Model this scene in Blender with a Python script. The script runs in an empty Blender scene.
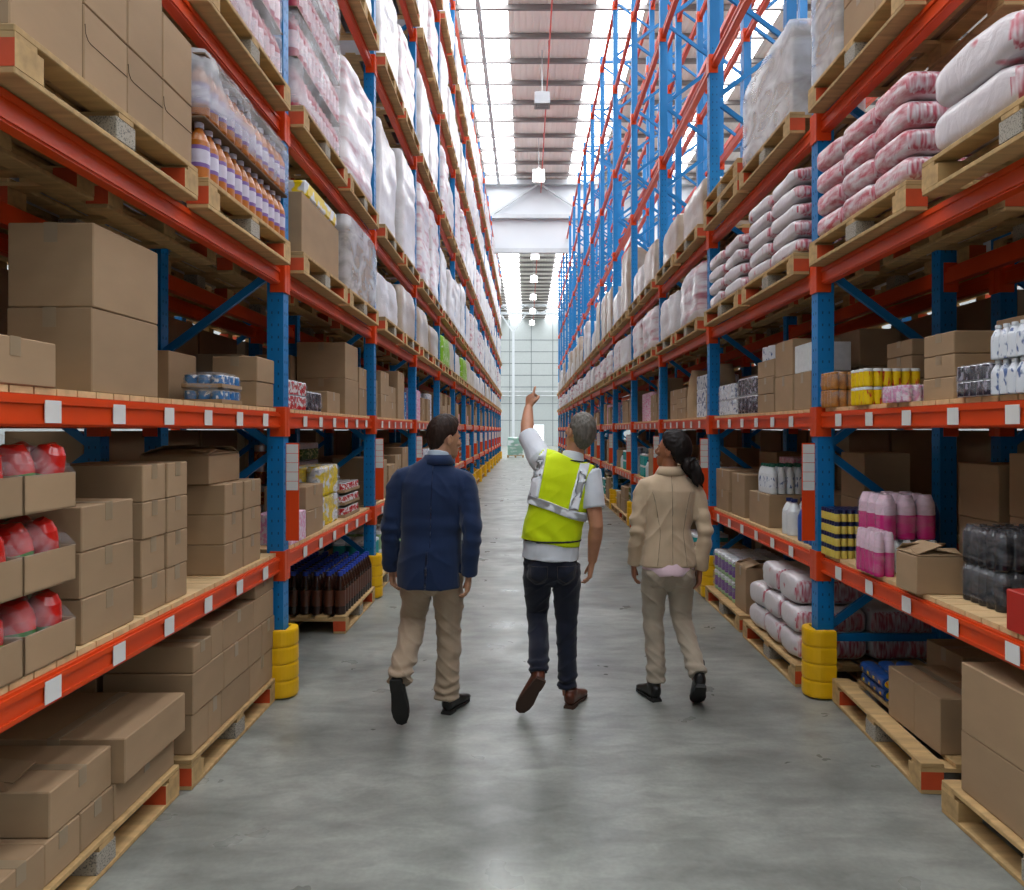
EXPO = 0.45
import bpy, bmesh, math, random
from mathutils import Vector, Matrix, noise
from mathutils.bvhtree import BVHTree
R = random.Random(11)
PI = math.pi
SC = bpy.context.scene
COL = SC.collection

# ------------------------------------------------------------------ helpers
def lin(c):
    return tuple((v / 255 / 12.92 if v / 255 <= .04045 else ((v / 255 + .055) / 1.055) ** 2.4) for v in c)

class MB:
    """collects geometry; build() links it as one mesh object"""
    def __init__(s):
        s.v, s.f, s.m, s.sm = [], [], [], []
    def raw(s, vs, fs, m=0, sm=False):
        b = len(s.v)
        s.v += [tuple(v) for v in vs]
        for f in fs:
            s.f.append([b + i for i in f]); s.m.append(m); s.sm.append(sm)
    def box(s, x0, x1, y0, y1, z0, z1, m=0):
        s.raw([(x0,y0,z0),(x1,y0,z0),(x1,y1,z0),(x0,y1,z0),(x0,y0,z1),(x1,y0,z1),(x1,y1,z1),(x0,y1,z1)],
              [(0,3,2,1),(4,5,6,7),(0,1,5,4),(1,2,6,5),(2,3,7,6),(3,0,4,7)], m)
    def cbox(s, x0, x1, y0, y1, z0, z1, c=.004, m=0):
        """box with chamfered edges"""
        vs, idx = [], {}
        X, Y, Z = (x0, x1), (y0, y1), (z0, z1)
        for i in (0, 1):
            for j in (0, 1):
                for k in (0, 1):
                    sx, sy, sz = (1 - 2*i)*c, (1 - 2*j)*c, (1 - 2*k)*c
                    for a, d in enumerate(((0, sy, sz), (sx, 0, sz), (sx, sy, 0))):
                        idx[(i, j, k, a)] = len(vs)
                        vs.append((X[i] + d[0], Y[j] + d[1], Z[k] + d[2]))
        fs = []
        for a in range(3):
            for e in (0, 1):
                q = []
                for p, r in ((0, 0), (1, 0), (1, 1), (0, 1)):
                    key = [0, 0, 0]; o = [t for t in range(3) if t != a]
                    key[a] = e; key[o[0]] = p; key[o[1]] = r
                    q.append(idx[(*key, a)])
                fs.append(q)
        for a in range(3):                     # edges along axis a
            o = [t for t in range(3) if t != a]
            for p in (0, 1):
                for r in (0, 1):
                    k0, k1 = [0]*3, [0]*3
                    k0[a], k1[a] = 0, 1
                    for k in (k0, k1):
                        k[o[0]], k[o[1]] = p, r
                    fs.append([idx[(*k0, o[0])], idx[(*k1, o[0])], idx[(*k1, o[1])], idx[(*k0, o[1])]])
        for i in (0, 1):
            for j in (0, 1):
                for k in (0, 1):
                    fs.append([idx[(i, j, k, a)] for a in range(3)])
        s.raw(vs, fs, m)
    def tube(s, p0, p1, r, n=8, m=0, r1=None, cap=True, sm=True):
        p0, p1 = Vector(p0), Vector(p1); d = (p1 - p0).normalized()
        a = d.orthogonal().normalized(); b = d.cross(a); r1 = r if r1 is None else r1
        vs = [p0 + (a*math.cos(2*PI*i/n) + b*math.sin(2*PI*i/n))*r for i in range(n)]
        vs += [p1 + (a*math.cos(2*PI*i/n) + b*math.sin(2*PI*i/n))*r1 for i in range(n)]
        s.raw(vs, [(i, (i+1) % n, n + (i+1) % n, n + i) for i in range(n)], m, sm)
        if cap:
            s.raw(vs, [tuple(range(n))[::-1], tuple(range(n, 2*n))], m)
    def bar(s, p0, p1, w, h, m=0, up=(0, 0, 1)):
        p0, p1 = Vector(p0), Vector(p1); d = (p1 - p0).normalized(); up = Vector(up)
        if abs(d.dot(up)) > .99: up = Vector((1, 0, 0))
        a = d.cross(up).normalized()*w/2; b = a.cross(d).normalized()*h/2
        s.raw([p0-a-b, p0+a-b, p0+a+b, p0-a+b, p1-a-b, p1+a-b, p1+a+b, p1-a+b],
              [(0,3,2,1),(4,5,6,7),(0,1,5,4),(1,2,6,5),(2,3,7,6),(3,0,4,7)], m)
    def lathe(s, prof, c=(0, 0, 0), n=12, m=0, sm=True):
        """prof: [(r, z)] bottom to top; m may be a list per segment"""
        vs = []
        for r, z in prof:
            vs += [(c[0] + r*math.cos(2*PI*i/n), c[1] + r*math.sin(2*PI*i/n), c[2] + z) for i in range(n)]
        for k in range(len(prof) - 1):
            mm = m[k] if isinstance(m, (list, tuple)) else m
            s.raw(vs[k*n:(k+2)*n], [(i, (i+1) % n, n + (i+1) % n, n + i) for i in range(n)], mm, sm)
        m0 = m[0] if isinstance(m, (list, tuple)) else m; m1 = m[-1] if isinstance(m, (list, tuple)) else m
        s.raw(vs[:n], [tuple(range(n))[::-1]], m0); s.raw(vs[-n:], [tuple(range(n))], m1)
    def loft(s, rings, n=20, m=0, sm=True, ref=(1, 0, 0), cap=True):
        """rings: [(centre, rx, ry[, exponent])]; ring planes follow the path"""
        vs = []; P = [Vector(r[0]) for r in rings]; ref = Vector(ref)
        for k, r in enumerate(rings):
            d = (P[min(k+1, len(P)-1)] - P[max(k-1, 0)]).normalized()
            a = (ref - d*ref.dot(d)); a = a.normalized() if a.length > 1e-4 else d.orthogonal().normalized()
            b = d.cross(a); e = 2/(r[3] if len(r) > 3 else 2)
            for i in range(n):
                t = 2*PI*i/n; c_, s_ = math.cos(t), math.sin(t)
                vs.append(P[k] + a*(r[1]*math.copysign(abs(c_)**e, c_)) + b*(r[2]*math.copysign(abs(s_)**e, s_)))
        nn = len(rings)
        s.raw(vs, [(k*n + i, k*n + (i+1) % n, (k+1)*n + (i+1) % n, (k+1)*n + i) for k in range(nn-1) for i in range(n)], m, sm)
        if cap:
            s.raw(vs[:n], [tuple(range(n))[::-1]], m, sm); s.raw(vs[-n:], [tuple(range(n))], m, sm)
    def ball(s, c, rx, ry, rz, nu=16, nv=10, m=0, M=None, fn=None):
        vs = []
        for j in range(nv + 1):
            ph = -PI/2 + PI*j/nv
            for i in range(nu):
                t = 2*PI*i/nu
                p = Vector((rx*math.cos(ph)*math.cos(t), ry*math.cos(ph)*math.sin(t), rz*math.sin(ph)))
                if fn: p = fn(p)
                if M: p = M @ p
                vs.append(p + Vector(c))
        s.raw(vs, [(j*nu + i, j*nu + (i+1) % nu, (j+1)*nu + (i+1) % nu, (j+1)*nu + i) for j in range(nv) for i in range(nu)], m, True)
    def mesh(s, name, mats):
        me = bpy.data.meshes.new(name)
        me.from_pydata(s.v, [], s.f)
        for x in (mats if isinstance(mats, (list, tuple)) else [mats]): me.materials.append(x)
        me.polygons.foreach_set('material_index', s.m)
        me.polygons.foreach_set('use_smooth', s.sm)
        me.update()
        return me
    def build(s, name, mats, parent=None, loc=(0, 0, 0), rz=0):
        return ob(name, s.mesh(name, mats), parent, loc, rz)

def ob(name, me, parent=None, loc=(0, 0, 0), rz=0):
    o = bpy.data.objects.new(name, me); COL.objects.link(o)
    o.location = loc; o.rotation_euler = (0, 0, rz)
    if parent is not None: o.parent = parent
    return o
def empty(name, loc=(0, 0, 0), rz=0):
    o = bpy.data.objects.new(name, None); COL.objects.link(o)
    o.location = loc; o.rotation_euler = (0, 0, rz); o.empty_display_size = .1
    return o
LABELS = {}
def tag(o, label, cat, group=None, kind=None):
    o['label'] = label; o['category'] = cat
    if group: o['group'] = group
    if kind: o['kind'] = kind
    k = label.lower()
    if k in LABELS and (not group or LABELS[k] != group): print('LABEL TWICE:', label)
    n = len(label.replace(',', ' ').split())
    if not 4 <= n <= 16: print('LABEL LENGTH', n, label)
    LABELS[k] = group
    return o
def struct(o):
    o['kind'] = 'structure'; return o
def dup(o, parent=None):
    c = o.copy(); COL.objects.link(c)
    if parent is not None: c.parent = parent
    for ch in list(o.children): dup(ch, c)
    return c

# ------------------------------------------------------------------ materials
def nodes(name):
    m = bpy.data.materials.new(name); m.use_nodes = True
    t = m.node_tree; return m, t, t.nodes['Principled BSDF']
def mat(name, rgb, rough=.6, var=.12, scale=(6, 6, 6), metal=0, rnd=0, bump=0, detail=4, spec=.5, coat=0):
    """principled with a noise-varied base colour; rnd: per-object brightness spread"""
    m, t, b = nodes(name); L = t.links; c = lin(rgb)
    b.inputs['Roughness'].default_value = rough; b.inputs['Metallic'].default_value = metal
    b.inputs['Specular IOR Level'].default_value = spec
    if coat: b.inputs['Coat Weight'].default_value = coat; b.inputs['Coat Roughness'].default_value = .1
    tc = t.nodes.new('ShaderNodeTexCoord'); mp = t.nodes.new('ShaderNodeMapping'); mp.inputs['Scale'].default_value = scale
    nz = t.nodes.new('ShaderNodeTexNoise'); nz.inputs['Scale'].default_value = 1; nz.inputs['Detail'].default_value = detail
    L.new(tc.outputs['Object'], mp.inputs[0]); L.new(mp.outputs[0], nz.inputs[0])
    rp = t.nodes.new('ShaderNodeMapRange'); rp.inputs[1].default_value = .3; rp.inputs[2].default_value = .7
    rp.inputs[3].default_value = 1 - var; rp.inputs[4].default_value = 1 + var
    L.new(nz.outputs[0], rp.inputs[0]); fac = rp.outputs[0]
    if rnd:
        oi = t.nodes.new('ShaderNodeObjectInfo'); r2 = t.nodes.new('ShaderNodeMapRange')
        r2.inputs[3].default_value = 1 - rnd; r2.inputs[4].default_value = 1 + rnd
        L.new(oi.outputs['Random'], r2.inputs[0])
        mu = t.nodes.new('ShaderNodeMath'); mu.operation = 'MULTIPLY'
        L.new(fac, mu.inputs[0]); L.new(r2.outputs[0], mu.inputs[1]); fac = mu.outputs[0]
    vm = t.nodes.new('ShaderNodeVectorMath'); vm.operation = 'SCALE'; vm.inputs[0].default_value = c
    L.new(fac, vm.inputs['Scale']); L.new(vm.outputs[0], b.inputs['Base Color'])
    if bump:
        bp = t.nodes.new('ShaderNodeBump'); bp.inputs['Strength'].default_value = bump; bp.inputs['Distance'].default_value = .01
        L.new(nz.outputs[0], bp.inputs['Height']); L.new(bp.outputs[0], b.inputs['Normal'])
    return m
def mat2(name, rgb1, rgb2, scale, thr=.5, soft=.05, rough=.4, detail=2, bump=0, coord='Object', coat=0):
    """two-colour patches from a noise field (printing on bags and packs)"""
    m, t, b = nodes(name); L = t.links
    tc = t.nodes.new('ShaderNodeTexCoord'); mp = t.nodes.new('ShaderNodeMapping'); mp.inputs['Scale'].default_value = scale
    oi = t.nodes.new('ShaderNodeObjectInfo'); ad = t.nodes.new('ShaderNodeVectorMath'); ad.operation = 'ADD'
    ms = t.nodes.new('ShaderNodeMath'); ms.operation = 'MULTIPLY'; ms.inputs[1].default_value = 37
    nz = t.nodes.new('ShaderNodeTexNoise'); nz.inputs['Scale'].default_value = 1; nz.inputs['Detail'].default_value = detail
    L.new(tc.outputs[coord], mp.inputs[0]); L.new(mp.outputs[0], ad.inputs[0])
    L.new(oi.outputs['Random'], ms.inputs[0]); L.new(ms.outputs[0], ad.inputs[1]); L.new(ad.outputs[0], nz.inputs[0])
    rp = t.nodes.new('ShaderNodeMapRange'); rp.inputs[1].default_value = thr - soft; rp.inputs[2].default_value = thr + soft
    L.new(nz.outputs[0], rp.inputs[0])
    mx = t.nodes.new('ShaderNodeMix'); mx.data_type = 'RGBA'
    mx.inputs[6].default_value = (*lin(rgb1), 1); mx.inputs[7].default_value = (*lin(rgb2), 1)
    L.new(rp.outputs[0], mx.inputs[0]); L.new(mx.outputs[2], b.inputs['Base Color'])
    b.inputs['Roughness'].default_value = rough
    if coat: b.inputs['Coat Weight'].default_value = coat; b.inputs['Coat Roughness'].default_value = .12
    if bump:
        n2 = t.nodes.new('ShaderNodeTexNoise'); n2.inputs['Scale'].default_value = 7; n2.inputs['Detail'].default_value = 4; n2.inputs['Distortion'].default_value = 2.2
        L.new(tc.outputs['Object'], n2.inputs[0])
        bp = t.nodes.new('ShaderNodeBump'); bp.inputs['Strength'].default_value = bump; bp.inputs['Distance'].default_value = .02
        L.new(n2.outputs[0], bp.inputs['Height']); L.new(bp.outputs[0], b.inputs['Normal'])
    return m
def film(name, lo, hi, scale=(5, 5, 14), rgb=(235, 235, 240)):
    """clear stretch film: transparent where smooth, milky where it creases"""
    m, t, b = nodes(name); L = t.links; out = t.nodes['Material Output']
    b.inputs['Base Color'].default_value = (*lin(rgb), 1); b.inputs['Roughness'].default_value = .22
    tr = t.nodes.new('ShaderNodeBsdfTransparent'); mx = t.nodes.new('ShaderNodeMixShader')
    tc = t.nodes.new('ShaderNodeTexCoord'); mp = t.nodes.new('ShaderNodeMapping'); mp.inputs['Scale'].default_value = scale
    nz = t.nodes.new('ShaderNodeTexNoise'); nz.inputs['Scale'].default_value = 1; nz.inputs['Detail'].default_value = 5; nz.inputs['Distortion'].default_value = 1.5
    rp = t.nodes.new('ShaderNodeMapRange'); rp.inputs[1].default_value = .38; rp.inputs[2].default_value = .66
    rp.inputs[3].default_value = lo; rp.inputs[4].default_value = hi
    L.new(tc.outputs['Object'], mp.inputs[0]); L.new(mp.outputs[0], nz.inputs[0]); L.new(nz.outputs[0], rp.inputs[0])
    bp = t.nodes.new('ShaderNodeBump'); bp.inputs['Strength'].default_value = .25; bp.inputs['Distance'].default_value = .02
    L.new(nz.outputs[0], bp.inputs['Height']); L.new(bp.outputs[0], b.inputs['Normal'])
    L.new(rp.outputs[0], mx.inputs[0]); L.new(tr.outputs[0], mx.inputs[1]); L.new(b.outputs[0], mx.inputs[2])
    L.new(mx.outputs[0], out.inputs[0]); return m
def glow(name, rgb, strength):
    m, t, b = nodes(name); b.inputs['Base Color'].default_value = (*lin(rgb), 1)
    b.inputs['Emission Color'].default_value = (*lin(rgb), 1); b.inputs['Emission Strength'].default_value = strength
    return m

SKY_E, LAMP_E = 6.5, 8.0
M = dict(
    orange=mat('orange_paint', (226, 72, 16), .38, .06, (3, 3, 3)),
    blue=mat('blue_paint', (4, 122, 190), .38, .07, (3, 3, 3)),
    yellow=mat('yellow_plastic', (248, 190, 4), .4, .06, (8, 8, 8)),
    carton=mat('cardboard', (170, 140, 107), .8, .06, (4, 4, 9), rnd=.09),
    carton_in=mat('cardboard_inside', (126, 104, 82), .85, .05),
    tape=mat('packing_tape', (162, 140, 112), .35, .04, (5, 5, 5), rnd=.05),
    seam=mat('cut_line', (84, 64, 44), .8, .05),
    wood=mat('pallet_wood', (196, 160, 108), .75, .2, (3, 22, 22), rnd=.1),
    deck=mat('deck_wood', (226, 190, 140), .7, .14, (3, 18, 18), rnd=.04),
    red_end=mat('red_pallet_paint', (214, 82, 40), .6, .1, (9, 9, 9)),
    stamp=mat2('block_stamp', (176, 166, 150), (110, 108, 104), (160, 160, 160), .58, .05, .8),
    label=mat('white_label', (232, 230, 226), .5, .04),
    ink=mat('label_ink', (120, 118, 116), .5, .03),
    signred=mat('sign_orange', (236, 72, 10), .4, .03),
    steel=mat('galvanised', (188, 190, 192), .4, .06, metal=.2),
    white=mat('white_steel', (196, 200, 204), .5, .04),
    pipe=mat('red_pipe', (196, 60, 48), .45, .05),
    dark=mat('dark_plastic', (30, 30, 34), .4, .1),
    film=film('stretch_film', .05, .34), filmmid=film('bottle_film', .12, .5, (2.5, 2.5, 6)), film2=film('thick_stretch_film', .30, .72, (2.2, 2.2, 5)), filmclear=film('clear_bag_film', .02, .2, (6, 6, 14)), hole=mat('post_slots', (6, 74, 118), .6),
    wrapw=mat2('wrapped_white_load', (234, 232, 234), (198, 190, 190), (1.6, 1.6, 4), .55, .2, .3, 3, .22, coat=.3),
    wrapr=mat2('wrapped_pink_load', (230, 222, 224), (196, 124, 136), (1.8, 1.8, 11), .58, .09, .3, 3, .22, coat=.3),
    wrapb=mat2('wrapped_brown_load', (206, 192, 176), (174, 148, 122), (1.6, 1.6, 3), .52, .16, .3, 3, .2, coat=.3),
    green=mat2('green_packs', (140, 196, 40), (232, 236, 214), (14, 14, 18), .62, .03, .4),
)
# the concrete floor
def floor_mat():
    m, t, b = nodes('polished_concrete'); L = t.links
    tc = t.nodes.new('ShaderNodeTexCoord')
    def nz(scale, sc=(1, 1, 1), det=5, dist=0.):
        mp = t.nodes.new('ShaderNodeMapping'); mp.inputs['Scale'].default_value = sc
        n = t.nodes.new('ShaderNodeTexNoise'); n.inputs['Scale'].default_value = scale; n.inputs['Detail'].default_value = det; n.inputs['Distortion'].default_value = dist
        L.new(tc.outputs['Object'], mp.inputs[0]); L.new(mp.outputs[0], n.inputs[0]); return n.outputs[0]
    def rng(x, a, b_, c, d):
        r = t.nodes.new('ShaderNodeMapRange'); r.inputs[1].default_value = a; r.inputs[2].default_value = b_; r.inputs[3].default_value = c; r.inputs[4].default_value = d
        L.new(x, r.inputs[0]); return r.outputs[0]
    def mul(a, b_):
        n = t.nodes.new('ShaderNodeMath'); n.operation = 'MULTIPLY'; L.new(a, n.inputs[0]); L.new(b_, n.inputs[1]); return n.outputs[0]
    a = rng(nz(1.3, (1, 1.3, 1), 8, .5), .3, .7, .62, 1.28)
    c = rng(nz(7, (.7, 1.5, 1), 6, .6), .3, .7, .80, 1.16)
    d = rng(nz(45), .3, .7, .93, 1.07)
    e = rng(nz(1.7, (.6, 2.4, 1), 6, .4), .5, .8, 1.02, .72)
    f = mul(mul(a, c), mul(d, e))
    vm = t.nodes.new('ShaderNodeVectorMath'); vm.operation = 'SCALE'; vm.inputs[0].default_value = lin((142, 144, 137))
    L.new(f, vm.inputs['Scale']); L.new(vm.outputs[0], b.inputs['Base Color'])
    L.new(rng(nz(3, (1, 1, 1), 4), .3, .7, .26, .46), b.inputs['Roughness'])
    b.inputs['Specular IOR Level'].default_value = .5
    return m

# ------------------------------------------------------------------ camera
# eye at 1.64 m, level; the frame is a slightly off-centre crop (shift)
cam = bpy.data.cameras.new('camera'); cam_o = bpy.data.objects.new('camera', cam); COL.objects.link(cam_o)
cam.sensor_fit = 'HORIZONTAL'; cam.sensor_width = 36; cam.lens = 36*773/1024
cam.shift_x = (512 - 527)/1024; cam.shift_y = (430 - 445)/1024
cam_o.location = (0, 0, 1.64); cam_o.rotation_euler = (PI/2, 0, 0); cam.clip_end = 200
SC.camera = cam_o

# ------------------------------------------------------------------ the hall
XL, XR, YB, YF, H = -17., 18.5, -6.5, 79., 13.
b = MB(); b.raw([(XL, YB, 0), (XR, YB, 0), (XR, YF, 0), (XL, YF, 0)], [(0, 1, 2, 3)])
b.box(XL, XR, YB, YF, -.2, -.001); struct(b.build('floor', floor_mat()))
M['wall'] = mat('wall_panel', (172, 177, 176), .6, .03)
b = MB(); b.box(XL - .2, XL, YB, YF, 0, H); struct(b.build('wall_left', M['wall']))
b = MB(); b.box(XR, XR + .2, YB, YF, 0, H); struct(b.build('wall_right', M['wall']))
b = MB(); b.box(XL, XR, YB - .2, YB, 0, H); struct(b.build('wall_back_unseen', mat('grey_wall_panel', (112, 114, 114), .6, .03)))  # unseen end wall, set near and darkened to cut light from behind
# end wall: horizontal cladding panels with visible joints
b = MB(); b.box(XL, XR, YF, YF + .2, 0, H)
for z in (2.6, 4.3, 6.0, 7.2, 8.4, 9.6, 10.8): b.box(XL, XR, YF - .02, YF, z, z + .07, 1)
for x in [-15 + 2.2*i for i in range(15)]: b.box(x, x + .07, YF - .02, YF, 0, H, 1)
struct(b.build('wall_far', [M['wall'], mat('panel_joint', (118, 124, 126), .6)]))
b = MB(); b.box(.15, 1.75, YF - .05, YF, 0, 2.2); b.box(.2, 1.7, YF - .07, YF - .05, .02, 2.14, 1)
struct(b.build('door_1', [M['white'], glow('daylit_door', (250, 252, 255), 1.2)]))
for z in (5.1, 5.55):
    b = MB(); b.tube((XL, YF - .4, z), (XR, YF - .4, z), .06); struct(b.build('trim_1', M['steel']))
# roof: opaque corrugated strips between translucent skylight strips
ROOF_M = mat('roof_sheet', (244, 238, 232), .6, .05, (1, .1, 1))
SKY_M = glow('skylight_sheet', (246, 251, 255), SKY_E)
b = MB(); s = MB()
x = -.52 + 1.3*0
edges = []; x = -.52; YS = -6.4
while x < XR: edges.append((x, min(x + 2.38, XR), 0)); edges.append((min(x + 2.38, XR), min(x + 3.7, XR), 1)); x += 3.7
x = -.52
while x > XL: edges.append((max(x - 1.32, XL), x, 1)); edges.append((max(x - 3.7, XL), max(x - 1.32, XL), 0)); x -= 3.7
for x0, x1, k in edges:
    if x1 - x0 < .01: continue
    if k:
        s.raw([(x0, YS, H), (x1, YS, H), (x1, YF, H), (x0, YF, H)], [(3, 2, 1, 0)]); b.raw([(x0, YB, H), (x1, YB, H), (x1, YS, H), (x0, YS, H)], [(3, 2, 1, 0)])
    else:
        n = max(1, int((x1 - x0)/.17)); w = (x1 - x0)/n           # corrugation ribs
        for i in range(n):
            xa = x0 + i*w
            b.raw([(xa, YB, H), (xa + w*.55, YB, H), (xa + w*.7, YB, H + .012), (xa + w*.9, YB, H + .012), (xa + w, YB, H),
                   (xa, YF, H), (xa + w*.55, YF, H), (xa + w*.7, YF, H + .012), (xa + w*.9, YF, H + .012), (xa + w, YF, H)],
                  [(5 + j, 6 + j, 1 + j, j) for j in range(4)])
struct(b.build('ceiling', ROOF_M)); struct(s.build('window_1', SKY_M))
b = MB(); b.box(XL, XR, YB, YF, H + .06, H + .1); struct(b.build('roof', M['white']))
# purlins under the sheets
y = -6.4; PUR = mat('purlin_steel', (132, 126, 124), .5, .05)
while y < YF:
    b = MB(); b.box(XL, XR, y, y + .05, H - .13, H - .01); b.box(XL, XR, y, y + .10, H - .14, H - .13)
    struct(b.build('trim_2', PUR)); y += 1.5
# long cable tray and sprinkler pipes under the roof
b = MB(); b.box(-1.32, -1.2, YB, 34.6, 12.55, 12.6); b.box(-1.24, -1.2, YB, 34.6, 12.6, 12.68)
for i in range(17): b.tube((-1.26, i*2.2 - 2, 12.6), (-1.26, i*2.2 - 2, 12.98), .012, 6)
struct(b.build('trim_3', M['steel']))
b = MB(); b.tube((.63, YB, 12.45), (.63, YF, 12.45), .022)
for i in range(22): b.tube((.63, i*3.5 - 2, 12.45), (.63, i*3.5 - 2, 12.98), .012, 6)
struct(b.build('trim_4', M['pipe']))
# smoke curtain and roof truss across the hall
SHEET = mat('curtain_sheet', (214, 217, 222), .5, .03, (.4, .4, .4))
b = MB(); b.box(XL, XR, 35.2, 35.24, 9.75, H); struct(b.build('trim_5', SHEET))
b = MB()
for z, t in ((12.85, .22), (11.3, .16), (9.75, .2)): b.box(XL, XR, 34.9, 35.15, z - t/2, z + t/2)
for k in range(-3, 4):
    xc = .55 + k*5.2
    b.bar((xc, 35, 12.8), (xc + 2.3, 35, 11.3), .1, .1); b.bar((xc, 35, 12.8), (xc - 2.3, 35, 11.3), .1, .1)
    b.bar((xc - 2.6, 35, 12.8), (xc - 2.6, 35, 11.3), .08, .08)
struct(b.build('trim_6', M['white']))
b = MB()                                                     # second truss and its column with forked head
for z in (12.6, 11.9): b.box(XL, XR, 67.9, 68.1, z - .1, z + .1)
for k in range(-6, 7):
    b.bar((-1.2 + k*2.4, 68, 11.9), (k*2.4, 68, 12.6), .1, .1); b.bar((k*2.4, 68, 12.6), (1.2 + k*2.4, 68, 11.9), .1, .1)
struct(b.build('trim_7', M['white']))
b = MB(); b.box(-1.3, -1.1, 67.9, 68.1, 0, 10.4)
b.bar((-1.2, 68, 10.2), (-2.4, 68, 12), .12, .12); b.bar((-1.2, 68, 10.2), (0, 68, 12), .12, .12)
struct(b.build('trim_8', M['white']))

# high-bay lamps hanging over the aisle; the first one is off
def lamp_mesh():
    b = MB(); b.lathe([(.08, .2), (.08, .30), (.03, .33)], n=12)
    b.raw([(-.225, -.225, .22), (.225, -.225, .22), (.225, .225, .22), (-.225, .225, .22), (-.23, -.23, -.12), (.23, -.23, -.12), (.23, .23, -.12), (-.23, .23, -.12)],
          [(4, 5, 1, 0), (5, 6, 2, 1), (6, 7, 3, 2), (7, 4, 0, 3), (0, 1, 2, 3)])
    return b.mesh('lamp_housing', M['white'])
LH = lamp_mesh(); LH_ON = LH.copy(); LH_ON.materials[0] = glow('lit_acrylic_housing', (250, 252, 255), 1.6)
b = MB(); b.box(-.215, .215, -.215, .215, -.118, -.10); LD_ON = b.mesh('diffuser', glow('lamp_diffuser', (255, 252, 244), LAMP_E))
b = MB()
for i in range(7): b.box(-.21 + i*.065, -.185 + i*.065, -.215, .215, -.13, -.105)
for i in range(3): b.box(-.215, .215, -.21 + i*.2, -.19 + i*.2, -.135, -.13)
LD_OFF = b.mesh('grille', M['steel'])
b = MB(); b.tube((0, 0, .33), (0, 0, 1.55), .012, 6); LR = b.mesh('hanging_rod', M['steel'])
ORD = ['first', 'second', 'third', 'fourth', 'fifth', 'sixth', 'seventh', 'eighth', 'ninth', 'tenth', 'eleventh', 'twelfth', 'thirteenth', 'fourteenth', 'fifteenth', 'sixteenth', 'seventeenth', 'eighteenth', 'nineteenth', 'twentieth']
for i in range(8):
    o = empty('high_bay_lamp', (.45, 23 + 6.8*i, 11.4))
    ob('housing', LH_ON if i else LH, o); ob('hanging_rod', LR, o)
    ob('grille' if i == 0 else 'diffuser', LD_OFF if i == 0 else LD_ON, o)
    if i == 0: tag(o, 'unlit grey square high-bay lamp hanging above the aisle', 'lamp', 'lamps over the aisle')
    else: tag(o, f'lit white high-bay lamp, {ORD[i-1]} lit one along the aisle roof', 'lamp', 'lamps over the aisle')
# ------------------------------------------------------------------ pallet racking
S, Y0 = 2.8, 1.98                     # bay length, first frame
NB = 15                               # bays: frames 0 … 15
PX = {-1: 1.541, 1: 1.829}            # post centre from the aisle axis
DEP = .75                             # front post to rear post
DK = {1: .80, 2: 1.70}                # beam tops that carry wooden decks
LV = {1: .868, 2: 1.752, 3: 2.633, 4: 3.56, 5: 5.27, 6: 6.98, 7: 8.72, 8: 10.45}
TOPZ = 10.7
DECK_T = .022
def FY(i): return Y0 + S*i
SIDE = {-1: 'navy-blazer side', 1: 'beige-blazer side'}
LEVEL = {0: 'floor level', 1: 'lowest shelf', 2: 'eye-level shelf', 3: 'first pallet tier', 4: 'second pallet tier', 5: 'third pallet tier', 6: 'fourth pallet tier', 7: 'topmost pallet tier'}

def upright_mesh(top):
    b = MB(); w = .05
    # C-profile column with a shallow front groove and holes
    b.box(-w, w, -w, w, .012, top)
    for y in (-w - .001, w + .001 - .002):
        pass
    z = .1
    b2 = []
    while z < min(top, 5.4):
        for dx in (-.02, .02):
            b.box(dx - .004, dx + .004, -w - .001, -w, z, z + .016, 1)
            b.box(-w - .001, -w, dx - .004, dx + .004, z, z + .016, 1)
            b.box(w, w + .001, dx - .004, dx + .004, z, z + .016, 1)
        z += .075
    return b.mesh('upright', [M['blue'], M['hole']])
def brace_mesh(sd, top):
    b = MB(); w = .018
    z, front = .4, True
    while z + .56 < top:
        x0, x1 = (0, sd*DEP) if front else (sd*DEP, 0)
        b.bar((x0, 0, z), (x1, 0, z + .56), .03, .045)
        z += .56; front = not front
    b.bar((0, 0, .36), (sd*DEP, 0, .36), .03, .045); b.bar((0, 0, top - .12), (sd*DEP, 0, top - .12), .03, .045)
    return b.mesh('upright_frame', M['blue'])
def foot_mesh():
    b = MB(); b.box(-.064, .064, -.064, .064, 0, .012)
    for x, y in ((-.056, .056), (.056, -.056)): b.tube((x, y, .012), (x, y, .022), .006, 6)
    return b.mesh('foot_plate', M['blue'])
def beam_mesh(h=.102, L=S - .1):
    """stepped box beam with hooked end connectors; front face looks towards -X when mirrored"""
    b = MB(); y0, y1 = -L/2, L/2
    pr = [(-.025, -h), (.025, -h), (.025, -.032), (.012, -.028), (.012, -.002), (-.025, -.002)]   # lip for the deck
    pr2 = [(x, z) for x, z in pr]; n = len(pr2)
    vs = [(x, y0, z) for x, z in pr2] + [(x, y1, z) for x, z in pr2]
    b.raw(vs, [(i, n + i, n + (i+1) % n, (i+1) % n) for i in range(n)] + [tuple(range(n)), tuple(range(n, 2*n))[::-1]])
    b.box(-.032, -.025, y0, y1, -h + .008, -h + .02)    # pressed rib along the front
    b.box(-.033, -.025, y0, y1, -.03, -.012)
    for yy, d in ((y0, -1), (y1, 1)):
        ya, yb = sorted((yy - d*.004, yy + d*.048))
        b.box(-.060, -.052, ya, yb, -h - .05, .03)                 # connector plate on the post face
        ya, yb = sorted((yy - d*.006, yy))
        b.box(-.052, .03, ya, yb, -h - .05, .03)
    return b.mesh('beam', M['orange'])
BEAM, BEAMR = beam_mesh(), beam_mesh(.10)
b = MB(); b.box(-.0345, -.0315, -.042, .042, -.090, -.018); STICK = b.mesh('location_label', M['label'])
b = MB()
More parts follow.
